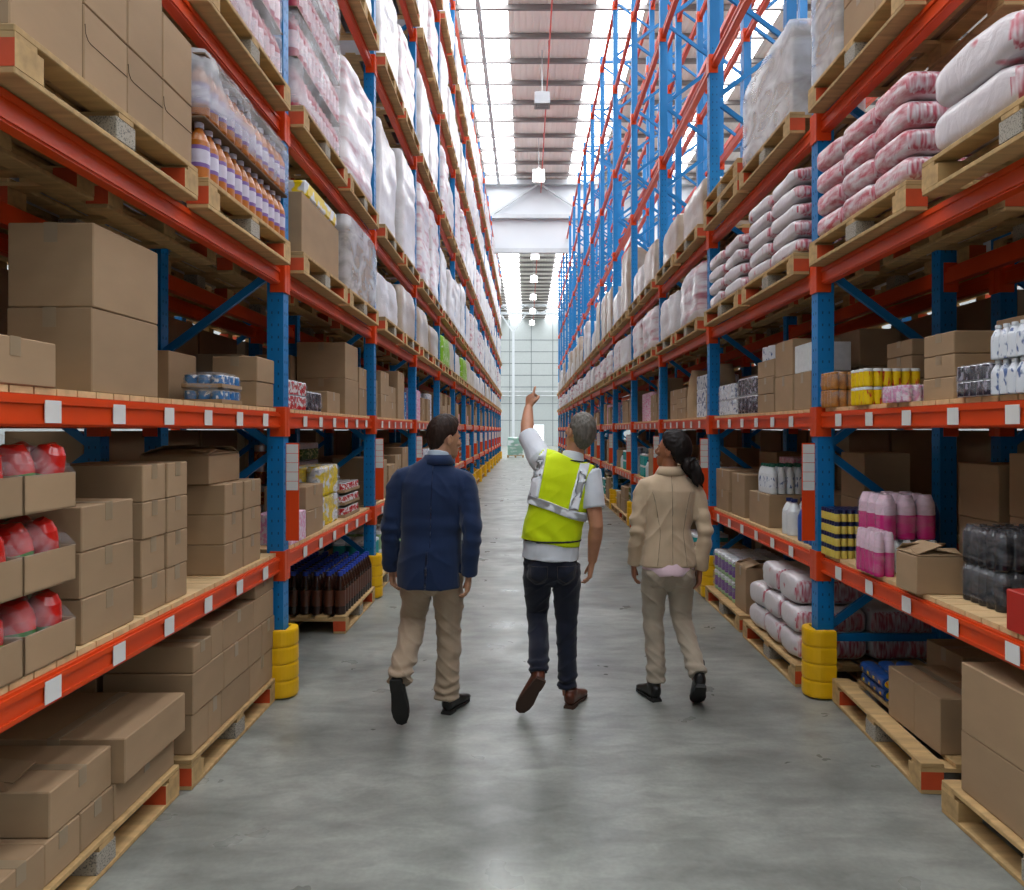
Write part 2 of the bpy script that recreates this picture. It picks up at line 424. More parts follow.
for k in range(6): b.box(-.0345, -.0315, -.962 + .4*k, -.878 + .4*k, -.090, -.018)
STICKS = b.mesh('location_label', M['label'])
def deck_mesh():
    b = MB(); n = 23; w = (S - .14)/n
    for i in range(n):
        y = -(S - .14)/2 + i*w
        b.box(-.012, DEP + .02, y + .004, y + w - .004, 0, DECK_T)
    return b.mesh('shelf_deck', M['deck'])
DECK = deck_mesh()
def sign_meshes():
    b = MB(); b.box(-.04, .04, -.003, .003, 0, .60); p = b.mesh('sign_plate', M['signred'])
    c = MB()
    for k in range(5): c.box(-.036, .036, -.005, -.003, .31 + k*.057, .31 + k*.057 + .054)
    return p, c.mesh('sign_label', M['label'])
SIGN, SIGNL = sign_meshes()
UP, FOOT = upright_mesh(TOPZ), foot_mesh()
def rack(sd, xf, label, main=True, levels=range(1, 9), top=TOPZ, flip=1, decks=(1, 2)):
    root = empty('pallet_rack', (sd*xf, 0, 0)); dd = sd*flip
    br = brace_mesh(dd, top); up = UP if top == TOPZ else upright_mesh(top)
    for i in range(NB + 1):
        f = ob('upright_frame', br, root, (0, FY(i), 0))
        for x in (0, dd*DEP):
            ob('upright', up, f, (x, 0, 0)); ob('foot_plate', FOOT, f, (x, 0, 0))
    nb = 0; far = MB()
    def put_beam(i, l, x, front):
        nonlocal nb
        z = LV[l]; yc = FY(i) + S/2
        rot = 0 if (dd > 0) == front else PI
        me = BEAM if l <= 2 else BEAMR
        if nb < 100:
            o = ob('beam', me, root, (x, yc, z), rot); nb += 1; return o
        src = me; sgn = -1 if rot else 1
        far.raw([(v.co.x*sgn + x, v.co.y*sgn + yc, v.co.z + z) for v in src.vertices], [tuple(p.vertices) for p in src.polygons])
        return None
    for i in range(NB):
        for l in levels:
            o = put_beam(i, l, 0, True)
            if main and l in (1, 2) and o is not None and i < 5:
                for k in range(6): ob('location_label', STICK, o, (0, (-.92 + .4*k)*(1 if sd > 0 else -1), 0))
            elif main and l in (1, 2):
                if o is not None: ob('location_label', STICKS, o)
            if not (main and l >= 7 and i < 3): put_beam(i, l, dd*DEP, False)
        for l in decks:
            d = ob('shelf_deck', DECK, root, (0, FY(i) + S/2, LV[l]))
            if dd < 0: d.rotation_euler = (0, 0, PI)
        if main:
            yy = FY(i) if i else None
            if yy:
                # sign plate beside the post, facing down the aisle
                p = ob('sign_plate', SIGN, root, (-sd*.10, yy - .03, .96)); ob('sign_label', SIGNL, p)
    if far.v:
        o = far.build('distant_beam', M['orange'], root); o['kind'] = 'stuff'
    tag(root, label, 'pallet rack'); return root
rack(-1, PX[-1], 'tall blue and orange pallet racking beside the man in navy blazer')
rack(1, PX[1], 'tall blue and orange pallet racking beside the woman in beige blazer')
rack(-1, PX[-1] + DEP + .37, 'dark pallet racking standing behind the racks on the navy-blazer side', False, range(1, 6), 5.9)
rack(1, PX[1] + DEP + .37, 'pallet racking standing behind the racks on the beige-blazer side', False)

# yellow post protectors, one in front of each post
def guard_mesh():
    b = MB(); n = 14
    for k in range(4):
        z0, z1 = .012 + k*.103, .012 + k*.103 + .1
        prof = []
        for t in range(n + 1):
            a = PI*(t/n) - PI
            prof.append((.105*math.cos(a), .095*math.sin(a) - .03))
        prof = [(-.105, .045)] + prof + [(.105, .045), (.068, .045), (.068, -.068), (-.068, -.068), (-.068, .045)]
        m_ = len(prof)
        ins = lambda p, q: (p[0]*q, (p[1])*q)
        vs = [(*ins(p, .97), z0) for p in prof] + [(*p, z0 + .014) for p in prof] + [(*p, z1 - .014) for p in prof] + [(*ins(p, .97), z1) for p in prof]
        b.raw(vs, [(r*m_ + i, r*m_ + (i+1) % m_, (r+1)*m_ + (i+1) % m_, (r+1)*m_ + i) for r in range(3) for i in range(m_)] +
              [tuple(range(m_))[::-1], tuple(range(3*m_, 4*m_))])
    return b.mesh('post_protector', M['yellow'])
GUARD = guard_mesh()
for sd in (-1, 1):
    for i in range(1, NB + 1):
        o = ob('post_protector', GUARD, None, (sd*(PX[sd] - .0), FY(i), 0), 0)
        o.rotation_euler = (0, 0, PI/2 if sd < 0 else -PI/2)   # its round face to the aisle
        nm = {1: 'closest one to the camera', 2: 'second one from the camera'}.get(i, f'{ORD[i-1]} one from the camera')
        tag(o, f'yellow ribbed post protector, {nm}, {SIDE[sd]}', 'post protector', 'yellow post protectors along the aisle')
# ------------------------------------------------------------------ stock: shared makers
A = {-1: 1.49, 1: 1.78}                         # front plane of the shelves
OVER = {-1: .045, 1: .03}                        # pallets overhang the beams towards the aisle
def FZ(sd, f, z): return f - (OVER[sd] if z > 2.5 else 0)
def XC(sd, f, d, z=0): return sd*(A[sd] + FZ(sd, f, z) + d/2)
def place(sd, bay, lv): return f'{LEVEL[lv]}, {ORD[bay]} bay, {SIDE[sd]}'
TIER = {1: ['only'], 2: ['lower', 'upper'], 3: ['bottom', 'middle', 'top'], 4: ['bottom', 'second', 'third', 'top'], 5: ['bottom', 'second', 'third', 'fourth', 'top']}
CM = {}
def carton_mesh(lx, ly, lz):
    k = ('c', round(lx, 3), round(ly, 3), round(lz, 3))
    if k not in CM:
        b = MB(); b.cbox(-lx/2, lx/2, -ly/2, ly/2, 0, lz, .004)
        # flap joints on the top
        CM[k] = b.mesh('carton', M['carton'])
    return CM[k]
def tape_mesh(lx, ly, lz, axis):
    k = ('t', round(lx, 3), round(ly, 3), round(lz, 3), axis)
    if k not in CM:
        b = MB(); w, e = .024, .0012; dn = min(.07, lz*.4)
        if axis == 'x':
            b.box(-lx/2 - e, lx/2 + e, -w, w, lz, lz + e)
            for s_ in (-1, 1): b.box(*sorted((s_*lx/2, s_*(lx/2 + e))), -w, w, lz - dn, lz)
        else:
            b.box(-w, w, -ly/2 - e, ly/2 + e, lz, lz + e)
            for s_ in (-1, 1): b.box(-w, w, *sorted((s_*ly/2, s_*(ly/2 + e))), lz - dn, lz)
        CM[k] = b.mesh('packing_tape', M['tape'])
    return CM[k]
def carton(sd, y0, y1, z, h, f, d, label, tape='x', group=None, rz=None, flaps=False, name='carton', bag=None):
    ly = y1 - y0 - .004; lx = d - .004; lz = h - .002
    rz = R.uniform(-.012, .012) if rz is None else rz
    o = ob(name, carton_mesh(lx, ly, lz), None, (XC(sd, f, d, z), (y0 + y1)/2, z + .001), rz)
    if tape: ob('packing_tape', tape_mesh(lx, ly, lz, tape), o)
    if flaps:
        b = MB(); e = .003                                    # half-open top flaps and the dark gap under them
        b.bar((0, -ly/2, lz + e), (0, -ly/2 + .6*lx*.5, lz + .028), lx - .01, e); b.bar((0, ly/2, lz + e), (0, ly/2 - .5*lx*.5, lz + .04), lx - .01, e)
        ob('top_flap', b.mesh('top_flap', M['carton']), o)
        b = MB(); b.bar((-lx/2, 0, lz + e + .004), (-lx/2 + .12, 0, lz + .05), ly*.96, e); b.bar((lx/2, 0, lz + e + .004), (lx/2 - .12, 0, lz + .03), ly*.96, e)
        ob('side_flap', b.mesh('side_flap', M['carton']), o)
    tag(o, label, 'box', group or 'brown cardboard cartons')
    return o
def cstack(sd, y0, y1, z, hs, f, d, desc, look='plain brown carton', tape='x', jit=.006, name='carton'):
    for i, h in enumerate(hs):
        j = R.uniform(-jit, jit)
        carton(sd, y0, y1, z, h, f + abs(j), d, f'{look}, {TIER[len(hs)][i]} of {desc}' if len(hs) > 1 else f'{look}, {desc}', tape, name=name)
        z += h

# ---- pallets
def pallet_meshes(orange):
    e = M['red_end'] if orange else M['wood']
    L, W = 1.2, 1.0                                  # along the aisle, across
    b = MB()
    for i in range(7):
        x = -W/2 + i*(W - .1)/6; b.cbox(x, x + .1, -L/2, L/2, .118, .14, .003)
    for y in (-L/2, -.05, L/2 - .1): b.box(-W/2, W/2, y, y + .1, .1, .118)
    top = b.mesh('top_deck', M['wood'])
    b = MB(); b.cbox(-.05, .05, -L/2, L/2, 0, .02, .003); bot = b.mesh('bottom_board', M['wood'])
    b = MB(); b.cbox(-.05, .05, -.065, .065, .02, .1, .003); blk = b.mesh('block', M['wood'])
    b = MB(); b.box(-.05, .05, -.065, .065, .02, .1); b.m[2] = b.m[4] = 1; red = b.mesh('block', [M['wood'], e])   # painted end grain only
    b = MB(); b.cbox(-.05, .05, -.065, .065, .02, .1, .003); st = b.mesh('block', M['stamp'])
    b = MB(); b.box(-W/2 - .001, W/2 + .001, -L/2 - .002, -L/2 + .02, .1, .141); b.box(-W/2 - .001, -W/2 + .1, -L/2 - .002, -L/2 + .02, 0, .021)
    # merged version for far copies
    m = MB()
    for src, mi, x, y in [(top, 0, 0, 0)] + [(bot, 0, x, 0) for x in (-.45, 0, .45)] + [(red if abs(y) > .1 else blk, 9 if abs(y) > .1 else 0, x, y) for x in (-.45, 0, .45) for y in (-.535, 0, .535)]:
        m.raw([(v.co.x + x, v.co.y + y, v.co.z) for v in src.vertices], [tuple(p.vertices) for p in src.polygons], mi)
        if mi == 9: m.m[-6:] = [0, 0, 1, 0, 1, 0]
    return top, bot, blk, red, st, m.mesh('pallet', [M['wood'], e])
PAL = {0: pallet_meshes(False), 1: pallet_meshes(True)}
def pallet(sd, yc, z, f, label, orange=1, near=False, rz=0):
    x = sd*(A[sd] + FZ(sd, f, z) + .5); top, bot, blk, red, st, far = PAL[orange]
    if near:
        o = ob('pallet', top, None, (x, yc, z), rz)
        for px in (-.45, 0, .45): ob('bottom_board', bot, o, (px, 0, 0))
        for px in (-.45, 0, .45):
            for py in (-.535, 0, .535): ob('block', red if py else (st if abs(px) > .1 else blk), o, (px, py, 0))
    else: o = ob('pallet', far, None, (x, yc, z), rz)
    tag(o, label, 'pallet', 'wooden pallets'); return o

# ---- film-wrapped loads
def load_mesh(name, w, d, h, seed, m, layer=.25, amp=1., bulge=.0):
    """lumpy, creased block of stacked goods under stretch film; w along the aisle, d across"""
    nu, nd, nz = 18, 14, max(6, int(h/.055)); b = MB(); rings = []
    per = [(-d/2, -w/2 + w*i/nu, -1, 0) for i in range(nu)] + [(-d/2 + d*i/nd, w/2, 0, 1) for i in range(nd)] + \
          [(d/2, w/2 - w*i/nu, 1, 0) for i in range(nu)] + [(d/2 - d*i/nd, -w/2, 0, -1) for i in range(nd)]
    n = len(per); so = Vector((seed*7.3, seed*3.1, seed*1.7)); vs = []
    for k in range(nz + 1):
        z = h*k/nz; sh = 1 - (.035 if k == nz else .012 if k == nz - 1 else 0)
        g = abs(math.sin(PI*z/layer))**.5
        for x, y, nx, ny in per:
            p = Vector((x, y, z)); q = p + so
            dv = .026*noise.noise(q*2.2) + .007*noise.noise(Vector((q.x*7, q.y*7, q.z*3))) + .010*abs(noise.noise(Vector((q.x*3 + q.z*3, q.y*3 + q.z*2, q.z*6)))) - .015*(1 - g) + bulge*g
            rr = .02*((abs(x)/(d/2))*(abs(y)/(w/2)))**12
            vs.append(((x*sh + nx*dv*amp - math.copysign(rr, x)), (y*sh + ny*dv*amp - math.copysign(rr, y)), z + (.02*noise.noise(q*2.5) if k == nz else 0)))
    b.raw(vs, [(k*n + i, k*n + (i+1) % n, (k+1)*n + (i+1) % n, (k+1)*n + i)[::-1] for k in range(nz) for i in range(n)], 0, True)
    c = [(x*.9, y*.9, h + .012 + .03*noise.noise(Vector((x, y, 0))*3 + so)) for x, y, _, _ in per]
    b.raw(vs[-n:] + c, [(i, (i+1) % n, n + (i+1) % n, n + i)[::-1] for i in range(n)] + [tuple(range(n, 2*n))[::-1]], 0, True)
    return b.mesh(name, m)
WL = {}
for key, mt, hs in (('w', 'wrapw', (.50, .58, 1.05, 1.2, 1.3)), ('r', 'wrapr', (.50, .58, 1.05, 1.2, 1.3)), ('b', 'wrapb', (.48, .56, 1.0, 1.15, 1.3))):
    for i, h in enumerate(hs):
        WL[key, i] = load_mesh('wrapped_load', 1.12 - .03*(i % 2), .94, h, i*3 + ord(key), M[mt], (.25 if key == 'b' else .19 if i < 2 else .3), 1. if key != 'b' else .6, .01 if key == 'r' else 0)
LOOKS = {'w': 'white film-wrapped load', 'r': 'pink-tinged film-wrapped load', 'b': 'brown cartons under film'}
def load(sd, yc, z, f, key, i, label, name='wrapped_load', rz=None):
    o = ob(name, WL[key, i], None, (sd*(A[sd] + FZ(sd, f, z) + .5), yc, z), (R.choice((0, PI)) + R.uniform(-.02, .02)) if rz is None else rz)
    o.location.x += R.uniform(-.02, .02); o.scale = (1, R.uniform(.95, 1.0), R.uniform(.93, 1.05))
    return tag(o, label, 'pallet load', 'film-wrapped pallet loads')

# ---- bottles, cans, jars
def vessel(kind, r, h):
    """(body mesh maker, cap) profiles"""
    if kind == 'can': return [(r*.9, 0), (r, .04*h), (r, .93*h), (r*.93, .97*h), (r*.93, h)], [1, 0, 2, 2], None
    if kind == 'bottle': return [(r*.92, 0), (r, .03*h), (r, .2*h), (r*1.01, .27*h), (r*1.01, .50*h), (r, .57*h), (r*.95, .66*h), (r*.62, .8*h), (r*.36, .88*h), (r*.34, .93*h)], [0, 0, 2, 1, 2, 0, 0, 0, 0], [(r*.46, .90*h), (r*.46, h*.995), (r*.3, h)]
    if kind == 'jar': return [(r*.94, 0), (r, .05*h), (r, .60*h), (r*.9, .66*h)], [0, 0, 0], [(r*.95, .66*h), (r*.95, .98*h), (r*.8, h)]
    if kind == 'tub': return [(r*.9, 0), (r, .1*h), (r, .2*h), (r, .72*h), (r, .82*h), (r*.9, .86*h)], [0, 0, 1, 0, 0], [(r*1.02, .84*h), (r*1.02, .97*h), (r*.9, h)]
    if kind == 'slim': return [(r*.9, 0), (r, .04*h), (r, .72*h), (r*.86, .84*h), (r*.6, .93*h), (r*.5, h)], [0, 0, 0, 0, 0], None
VM = {}
def vmesh(name, kind, r, h, mats, capm, n=12):
    k = (name, kind, r, h, mats[0].name)
    if k not in VM:
        p, mi, c = vessel(kind, r, h)
        if len(mats) == 2 and kind == 'bottle': mi = [min(x, 1) for x in mi]
        mi = [min(x, len(mats) - 1) for x in mi]
        b = MB(); b.lathe(p, n=n, m=mi); body = b.mesh(name, mats); cap = None
        if c: b = MB(); b.lathe(c, n=n); cap = b.mesh('cap' if kind == 'bottle' else 'lid', capm)
        VM[k] = (body, cap)
    return VM[k]
def pack(name, sd, yc, z, f, nx, ny, kind, r, h, mats, capm, label, cat, group, item='bottle', tiers=1, tray=False, bag=None, gap=1.0, outer=False, n=12, rz=0):
    """a shrink-wrapped pack: rows of vessels, optional cardboard tray and film"""
    px = 2*r*gap; W, L = nx*px, ny*px
    o = empty(name, (XC(sd, f, W, z), yc, z + .0015), rz)
    body, cap = vmesh(item, kind, r, h, mats, capm, n)
    tt = .012 if tray else 0
    for t in range(tiers):
        zt = t*(h + tt + .002)
        if tray:
            b = MB(); e = .003; hh = min(.03, h*.35)
            b.box(-W/2 - e, W/2 + e, -L/2 - e, L/2 + e, zt, zt + .004)
            for s_ in (-1, 1):
                b.box(*sorted((s_*(W/2), s_*(W/2 + e))), -L/2 - e, L/2 + e, zt, zt + hh); b.box(-W/2, W/2, *sorted((s_*(L/2), s_*(L/2 + e))), zt, zt + hh)
            b.build('tray', M['carton'], o)
        for i in range(nx):
            for j in range(ny):
                if outer and t < tiers - 1 and not (i in (0, nx-1) or j in (0, ny-1)): continue
                v = ob(item, body, o, ((i + .5)*px - W/2, (j + .5)*px - L/2, zt + (.004 if tray else 0)))
                if cap: ob(cap.name.split('.')[0], cap, v)
    if bag:
        b = MB(); Ht = tiers*(h + tt + .002); b.cbox(-W/2 - .006, W/2 + .006, -L/2 - .006, L/2 + .006, .001, Ht + .004, min(.03, r))
        b.build('shrink_film', M[bag], o)
    tag(o, label, cat, group); return o
def pm(name, rgb, rough=.3, coat=.3): return mat(name, rgb, rough, .06, (30, 30, 30), coat=coat)
K = dict(
    juice=pm('orange_juice', (196, 112, 30)), juicelab=pm('pale_label', (226, 218, 236)), lilac=pm('purple_band', (140, 106, 176)), bluecap=pm('blue_cap', (44, 76, 190)),
    beer=pm('brown_glass', (46, 22, 14), .15), beerlab=pm('brown_label', (96, 52, 34)), can_blue=mat2('blue_can', (30, 120, 190), (236, 238, 240), (40, 40, 30), .6, .04, .3),
    canred=mat2('red_white_can', (206, 40, 50), (240, 236, 236), (40, 40, 34), .52, .04, .3), tin=mat('tin', (200, 200, 204), .3, .05, metal=.8),
    yjar=pm('yellow_jar', (226, 200, 90)), navylid=pm('navy_lid', (26, 34, 76)), pink=pm('pink_liquid', (214, 40, 128), .25), pinktop=pm('clear_pink_plastic', (240, 206, 222), .3),
    white=pm('white_plastic', (232, 234, 236)), whiteblue=mat2('white_blue_bottle', (234, 236, 242), (90, 110, 160), (50, 50, 22), .6, .04, .35),
    blackb=pm('black_bottle', (26, 28, 36), .25), greencap=pm('green_cap', (40, 110, 90)), amber=mat2('amber_pack', (206, 138, 58), (170, 104, 44), (30, 30, 30), .55, .2),
    yel=mat2('yellow_pack', (250, 210, 10), (222, 60, 50), (60, 60, 14), .6, .04), pinkpk=mat2('pink_pack', (238, 160, 200), (246, 226, 236), (50, 50, 40), .5, .06),
    cola=mat2('dark_can', (40, 30, 44), (170, 160, 176), (60, 60, 26), .6, .05, .3), purple=pm('purple_label', (116, 56, 146)),
    bluep=pm('blue_pack', (40, 90, 170)), redb=pm('red_bottle', (170, 34, 60)), redlab=pm('pale_red_label', (232, 200, 208)),
    sack=mat2('red_printed_sack', (224, 215, 217), (202, 74, 92), (9, 9, 13), .72, .04, .3, 1, .4, coat=.4), sackred=mat2('red_sack', (204, 84, 98), (236, 222, 224), (8, 8, 30), .50, .14, .3, 3, .4, coat=.4), sackend=mat2('red_sack_end', (200, 92, 108), (234, 222, 226), (60, 60, 9), .52, .16, .3, 1, .3, coat=.4),
    tom=pm('red_skin', (206, 34, 26), .2), leaf=pm('green_leaf', (70, 140, 40)), olive=mat2('green_jar', (70, 96, 44), (190, 180, 120), (40, 40, 40), .6, .05, .25), ojar=mat2('orange_jar', (150, 70, 30), (220, 160, 80), (40, 40, 40), .6, .05, .25),
    navy=pm('navy_cap', (24, 40, 96)), paper=mat('kraft_paper', (190, 160, 124), .8, .1), yroll=mat2('yellow_roll_pack', (248, 214, 20), (240, 240, 244), (9, 9, 9), .5, .03, .35),
    teal=pm('teal_pack', (40, 170, 170)), lightgreen=pm('light_green_pack', (170, 205, 150)), redbox=mat('red_box', (186, 40, 28), .5, .05), crate=mat('yellow_crate', (240, 180, 30), .45, .08),
)
# sacks: pillow shapes with pinched seams
def sack_mesh(lx, ly, lz, seed, m):
    b = MB(); nu, nv = 36, 22; vs = []; so = Vector((seed, seed*2.3, 5))
    for j in range(nv + 1):
        ph = -PI/2 + PI*j/nv
        for i in range(nu):
            t = 2*PI*i/nu; pw = lambda v, e: math.copysign(abs(v)**e, v)
            p = Vector((lx/2*pw(math.cos(ph), .20)*pw(math.cos(t), .26), ly/2*pw(math.cos(ph), .20)*pw(math.sin(t), .26), lz/2*pw(math.sin(ph), .6)))
            e = abs(p.y)/(ly/2); p.z *= 1 - .35*e**4
            q = p + so; p += Vector((.010*noise.noise(q*8), .010*noise.noise(q*8 + Vector((9, 0, 0))), .010*noise.noise(q*9) + .005*noise.noise(Vector((q.x*5, q.y*26, q.z*5)))))
            k = (1 - abs(noise.noise(q*11)))**6*.007; p *= 1 - k
            vs.append(p + Vector((0, 0, lz/2)))
    b.raw(vs, [(j*nu + i, j*nu + (i+1) % nu, (j+1)*nu + (i+1) % nu, (j+1)*nu + i) for j in range(nv) for i in range(nu)], 0, True)
    for i, f in enumerate(b.f):
        if abs(sum(b.v[k][1] for k in f)/len(f)) > ly*.43: b.m[i] = 1
    return b.mesh('sack', [m, K['sackend']])
def sacks(sd, y0, z, f, nx, ny, nl, lx, ly, lz, m, look, where, cat='sack', rowfirst=0):
    ms = [sack_mesh(lx*.985, ly*.985, lz*1.03, s*3.7, m) for s in range(3)]
    cols = ['aisle-edge', 'inner', 'innermost', 'rear']
    for l in range(nl):
        for j in range(ny):
            for i in range(nx):
                o = ob('sack', R.choice(ms), None, (sd*(A[sd] + FZ(sd, f, z) + lx*(i + .5)), y0 + ly*(j + .5), z + l*lz), R.choice((0, PI)) + R.uniform(-.04, .04))
                tag(o, f'{look}, {TIER[nl][l]} layer, {ORD[j]} along {cols[i]} column, {where}', cat, 'sacks stacked on pallets')

# ------------------------------------------------------------------ first bay, navy-blazer side
zl = {1: LV[1] + DECK_T, 2: LV[2] + DECK_T}
L1 = 'lowest shelf, navy-blazer side'
# trays of red-and-green packets under film, three tiers of two
def produce_tray(y0, y1, z, label):
    d = .38; ly = y1 - y0 - .006; lx = d; hz = .118
    o = empty('produce_tray', (XC(-1, .035, d), (y0 + y1)/2, z + .0015), R.uniform(-.01, .01))
    b = MB(); e = .005
    b.box(-lx/2, lx/2, -ly/2, ly/2, 0, .006)
    for s_ in (-1, 1): b.box(*sorted((s_*lx/2, s_*(lx/2 - e))), -ly/2, ly/2, 0, hz); b.box(-lx/2, lx/2, *sorted((s_*ly/2, s_*(ly/2 - e))), 0, hz)
    b.build('tray', M['carton'], o)
    b = MB(); r = ly/4.6
    b.lathe([(r*.5, -.02), (r*.82, .0), (r*.95, .03), (r*.98, .055), (r*.92, .085), (r*.7, .108), (r*.3, .12)], n=20, m=[1, 1, 0, 0, 0, 0])
    me = b.mesh('packet', [K['tom'], K['leaf']])
    for v in me.vertices: v.co *= 1 + .10*noise.noise(Vector((v.co.x*28, v.co.y*28, v.co.z*20 + y0*7)))
    for i in range(4):
        for j in range(2):
            zz = .064 + (.012 if i < 2 else 0) - (.02 if i == 3 else 0)
            p = ob('packet', me, o, (lx/2 - .068 - i*.088, (j - .5)*ly*.46, zz)); p.rotation_euler = (R.uniform(-.2, .2), R.uniform(-.25, .25), R.uniform(0, 6)); p.scale = (.95, 1, 1.2)
    b = MB(); nx, ny = 10, 8; vs = []
    def top(u, v):
        x = -lx/2 + lx*u; hgt = .150 + .095*math.sin(min(1, (1 - u)*1.5 + .12)*PI/2)*(1 - .5*abs(2*v - 1)**3)
        return hgt
    for i in range(nx + 1):
        for j in range(ny + 1):
            u, v = i/nx, j/ny; ed = i in (0, nx) or j in (0, ny)
            q = Vector((u*5, v*4, z*9 + y0*3))
            vs.append((-lx/2 - .003 + (lx + .006)*u, -ly/2 - .002 + (ly + .004)*v, (hz*.98 if ed else top(u, v)) + .008*noise.noise(q*1.7)))
    # vs is laid out with u across; aisle side is +x here
    b.raw(vs, [(i*(ny+1) + j, (i+1)*(ny+1) + j, (i+1)*(ny+1) + j + 1, i*(ny+1) + j + 1) for i in range(nx) for j in range(ny)], 0, True)
    b.build('film_bag', M['filmclear'], o)
    tag(o, label, 'produce tray', 'film-covered trays of red and green packets')
for t in range(3):
    for y0, y1, w in ((2.345, 2.615, 'beside the three plain cartons'), (2.07, 2.34, 'at the edge of view')):
        produce_tray(y0, y1, zl[1] + t*.245, f'film-covered tray of red and green packets, {TIER[3][t]} tier, {w}')
cstack(-1, 2.68, 3.04, zl[1], [.16, .163, .16], .05, .42, 'the three-high stack beside the red produce trays', 'squat brown carton', 'x')
cstack(-1, 3.12, 3.325, zl[1], [.152]*4, .06, .40, f'near column of the four-high pair, {L1}', 'brown carton', 'x')
cstack(-1, 3.33, 3.53, zl[1], [.152]*4, .055, .40, f'far column of the four-high pair {L1}', 'brown carton', 'x')
cstack(-1, 3.97, 4.23, zl[1], [.158, .155, .156], .06, .44, f'near column beside the sign post {L1}', 'brown carton', 'x')
cstack(-1, 4.235, 4.50, zl[1], [.158, .156, .156], .055, .44, f'far column beside the sign post {L1}', 'brown carton', 'x')
carton(-1, 3.95, 4.36, zl[1] + .47, .15, .13, .36, 'open-topped brown carton on the three-high columns beside the sign post', None, flaps=True)
cstack(-1, 3.0, 3.5, zl[1], [.3, .3], .50, .28, f'shadowy stack behind the four-high pair {L1}', 'dark brown carton', None)
cstack(-1, 3.6, 4.2, zl[1], [.24, .24], .52, .26, f'shadowy stack behind the open-topped carton {L1}', 'dark brown carton', None)
for t in range(2):
    o = carton(-1, 4.53, 4.70, zl[1] + t*.16, .16, .24, .3, f'{("dark pink", "pale pink")[t]} pack behind the sign post, {L1}', None, name='pink_pack')
    o.data = o.data.copy(); o.data.materials[0] = K['pinkpk'] if t else K['redb']
# eye-level shelf
L2 = 'eye-level shelf, navy-blazer side'
cstack(-1, 2.75, 3.235, zl[2], [.304, .302], .05, .31, 'the big pair, eye-level shelf, navy-blazer side', 'very large brown carton', 'y')
carton(-1, 2.10, 2.50, zl[2], .145, .03, .34, 'low brown carton in front of the two very large cartons', 'x')
carton(-1, 2.2, 2.73, zl[2], .27, .40, .32, 'brown carton in shadow behind the low carton, eye-level shelf', 'y')
cstack(-1, 3.4, 3.75, zl[2], [.2, .2], .45, .3, f'shadowed stack behind the blue can trays {L2}', 'dark carton', None)
pack('can_pack', -1, 4.1, zl[2], .075, 3, 4, 'can', .034, .066, [K['can_blue'], K['tin'], K['tin']], None, 'two-tier tray pack of blue cans beside the wrapped carton stack', 'can pack', 'packs of cans', 'can', 2, True, 'film')
cstack(-1, 4.37, 4.66, zl[2], [.142, .142], .03, .26, f'the film-wrapped pair by the post {L2}', 'brown carton', 'y')
cstack(-1, 4.0, 4.34, zl[2], [.28], .36, .3, 'standing behind the blue can trays, eye-level shelf', 'dark brown carton', None)
for t in range(1):
    o = carton(-1, 3.85, 4.15, zl[2] + .0, .38, .68, .3, 'tall purple and brown box at the back behind the blue cans', None, name='tall_box')
# pallet tier: cartons with tear seams, then juice bottles
PAL_T = LV[3]
def tear_box(y0, y1, z, h, d, label):
    o = carton(-1, y0, y1, z, h, .0, d, label, None)
    ly, lx = y1 - y0 - .004, d - .004; b = MB(); x = lx/2 + .0006
    zz = h*.55
    pts = [(x, -ly/2 + .004, zz + .05), (x, -ly/2 + .008, zz + .02), (x, -ly/2 + .022, zz + .004), (x, -ly/2 + .04, zz), (x, ly/2, zz)]
    for p, q in zip(pts, pts[1:]): b.tube(p, q, .0015, 5)
    b.build('tear_seam', M['seam'], o); return o
pallet(-1, 2.75, LV[3], -.02, 'wooden pallet under the plain cartons, first pallet tier, first bay, navy-blazer side', 1, True)
zz = LV[3] + .141
for i, (y0, y1) in enumerate(((2.16, 2.52), (2.52, 2.80), (2.80, 3.07), (3.07, 3.34))):
    if i: tear_box(y0, y1, zz, .26, .36, f'brown carton with tear-off seam, {ORD[i-1]} in bottom row above the produce trays')
    else: carton(-1, y0, y1, zz, .34, 0, .36, 'tall brown carton at the bottom row edge, first pallet tier, navy-blazer side', 'x')
carton(-1, 2.16, 2.52, zz + .34, .3, .0, .36, 'brown carton above the tall carton, first pallet tier, navy-blazer side', 'x')
carton(-1, 2.525, 2.80, zz + .26, .34, .0, .36, 'tall upper carton over the first tear-seam carton', None)
carton(-1, 2.80, 3.07, zz + .26, .34, .0, .36, 'tall upper carton over the second tear-seam carton', None)
carton(-1, 3.07, 3.34, zz + .26, .27, .0, .36, 'shorter upper carton over the third tear-seam carton', None)
for i, y in enumerate((2.2, 2.6, 3.0)): carton(-1, y, y + .36, zz, .5, .37, .5, f'inner brown carton behind the tear-seam cartons, {ORD[i]} from the camera', None)
pallet(-1, 4.06, LV[3], -.02, 'wooden pallet with orange ends under the juice bottles', 1, True)
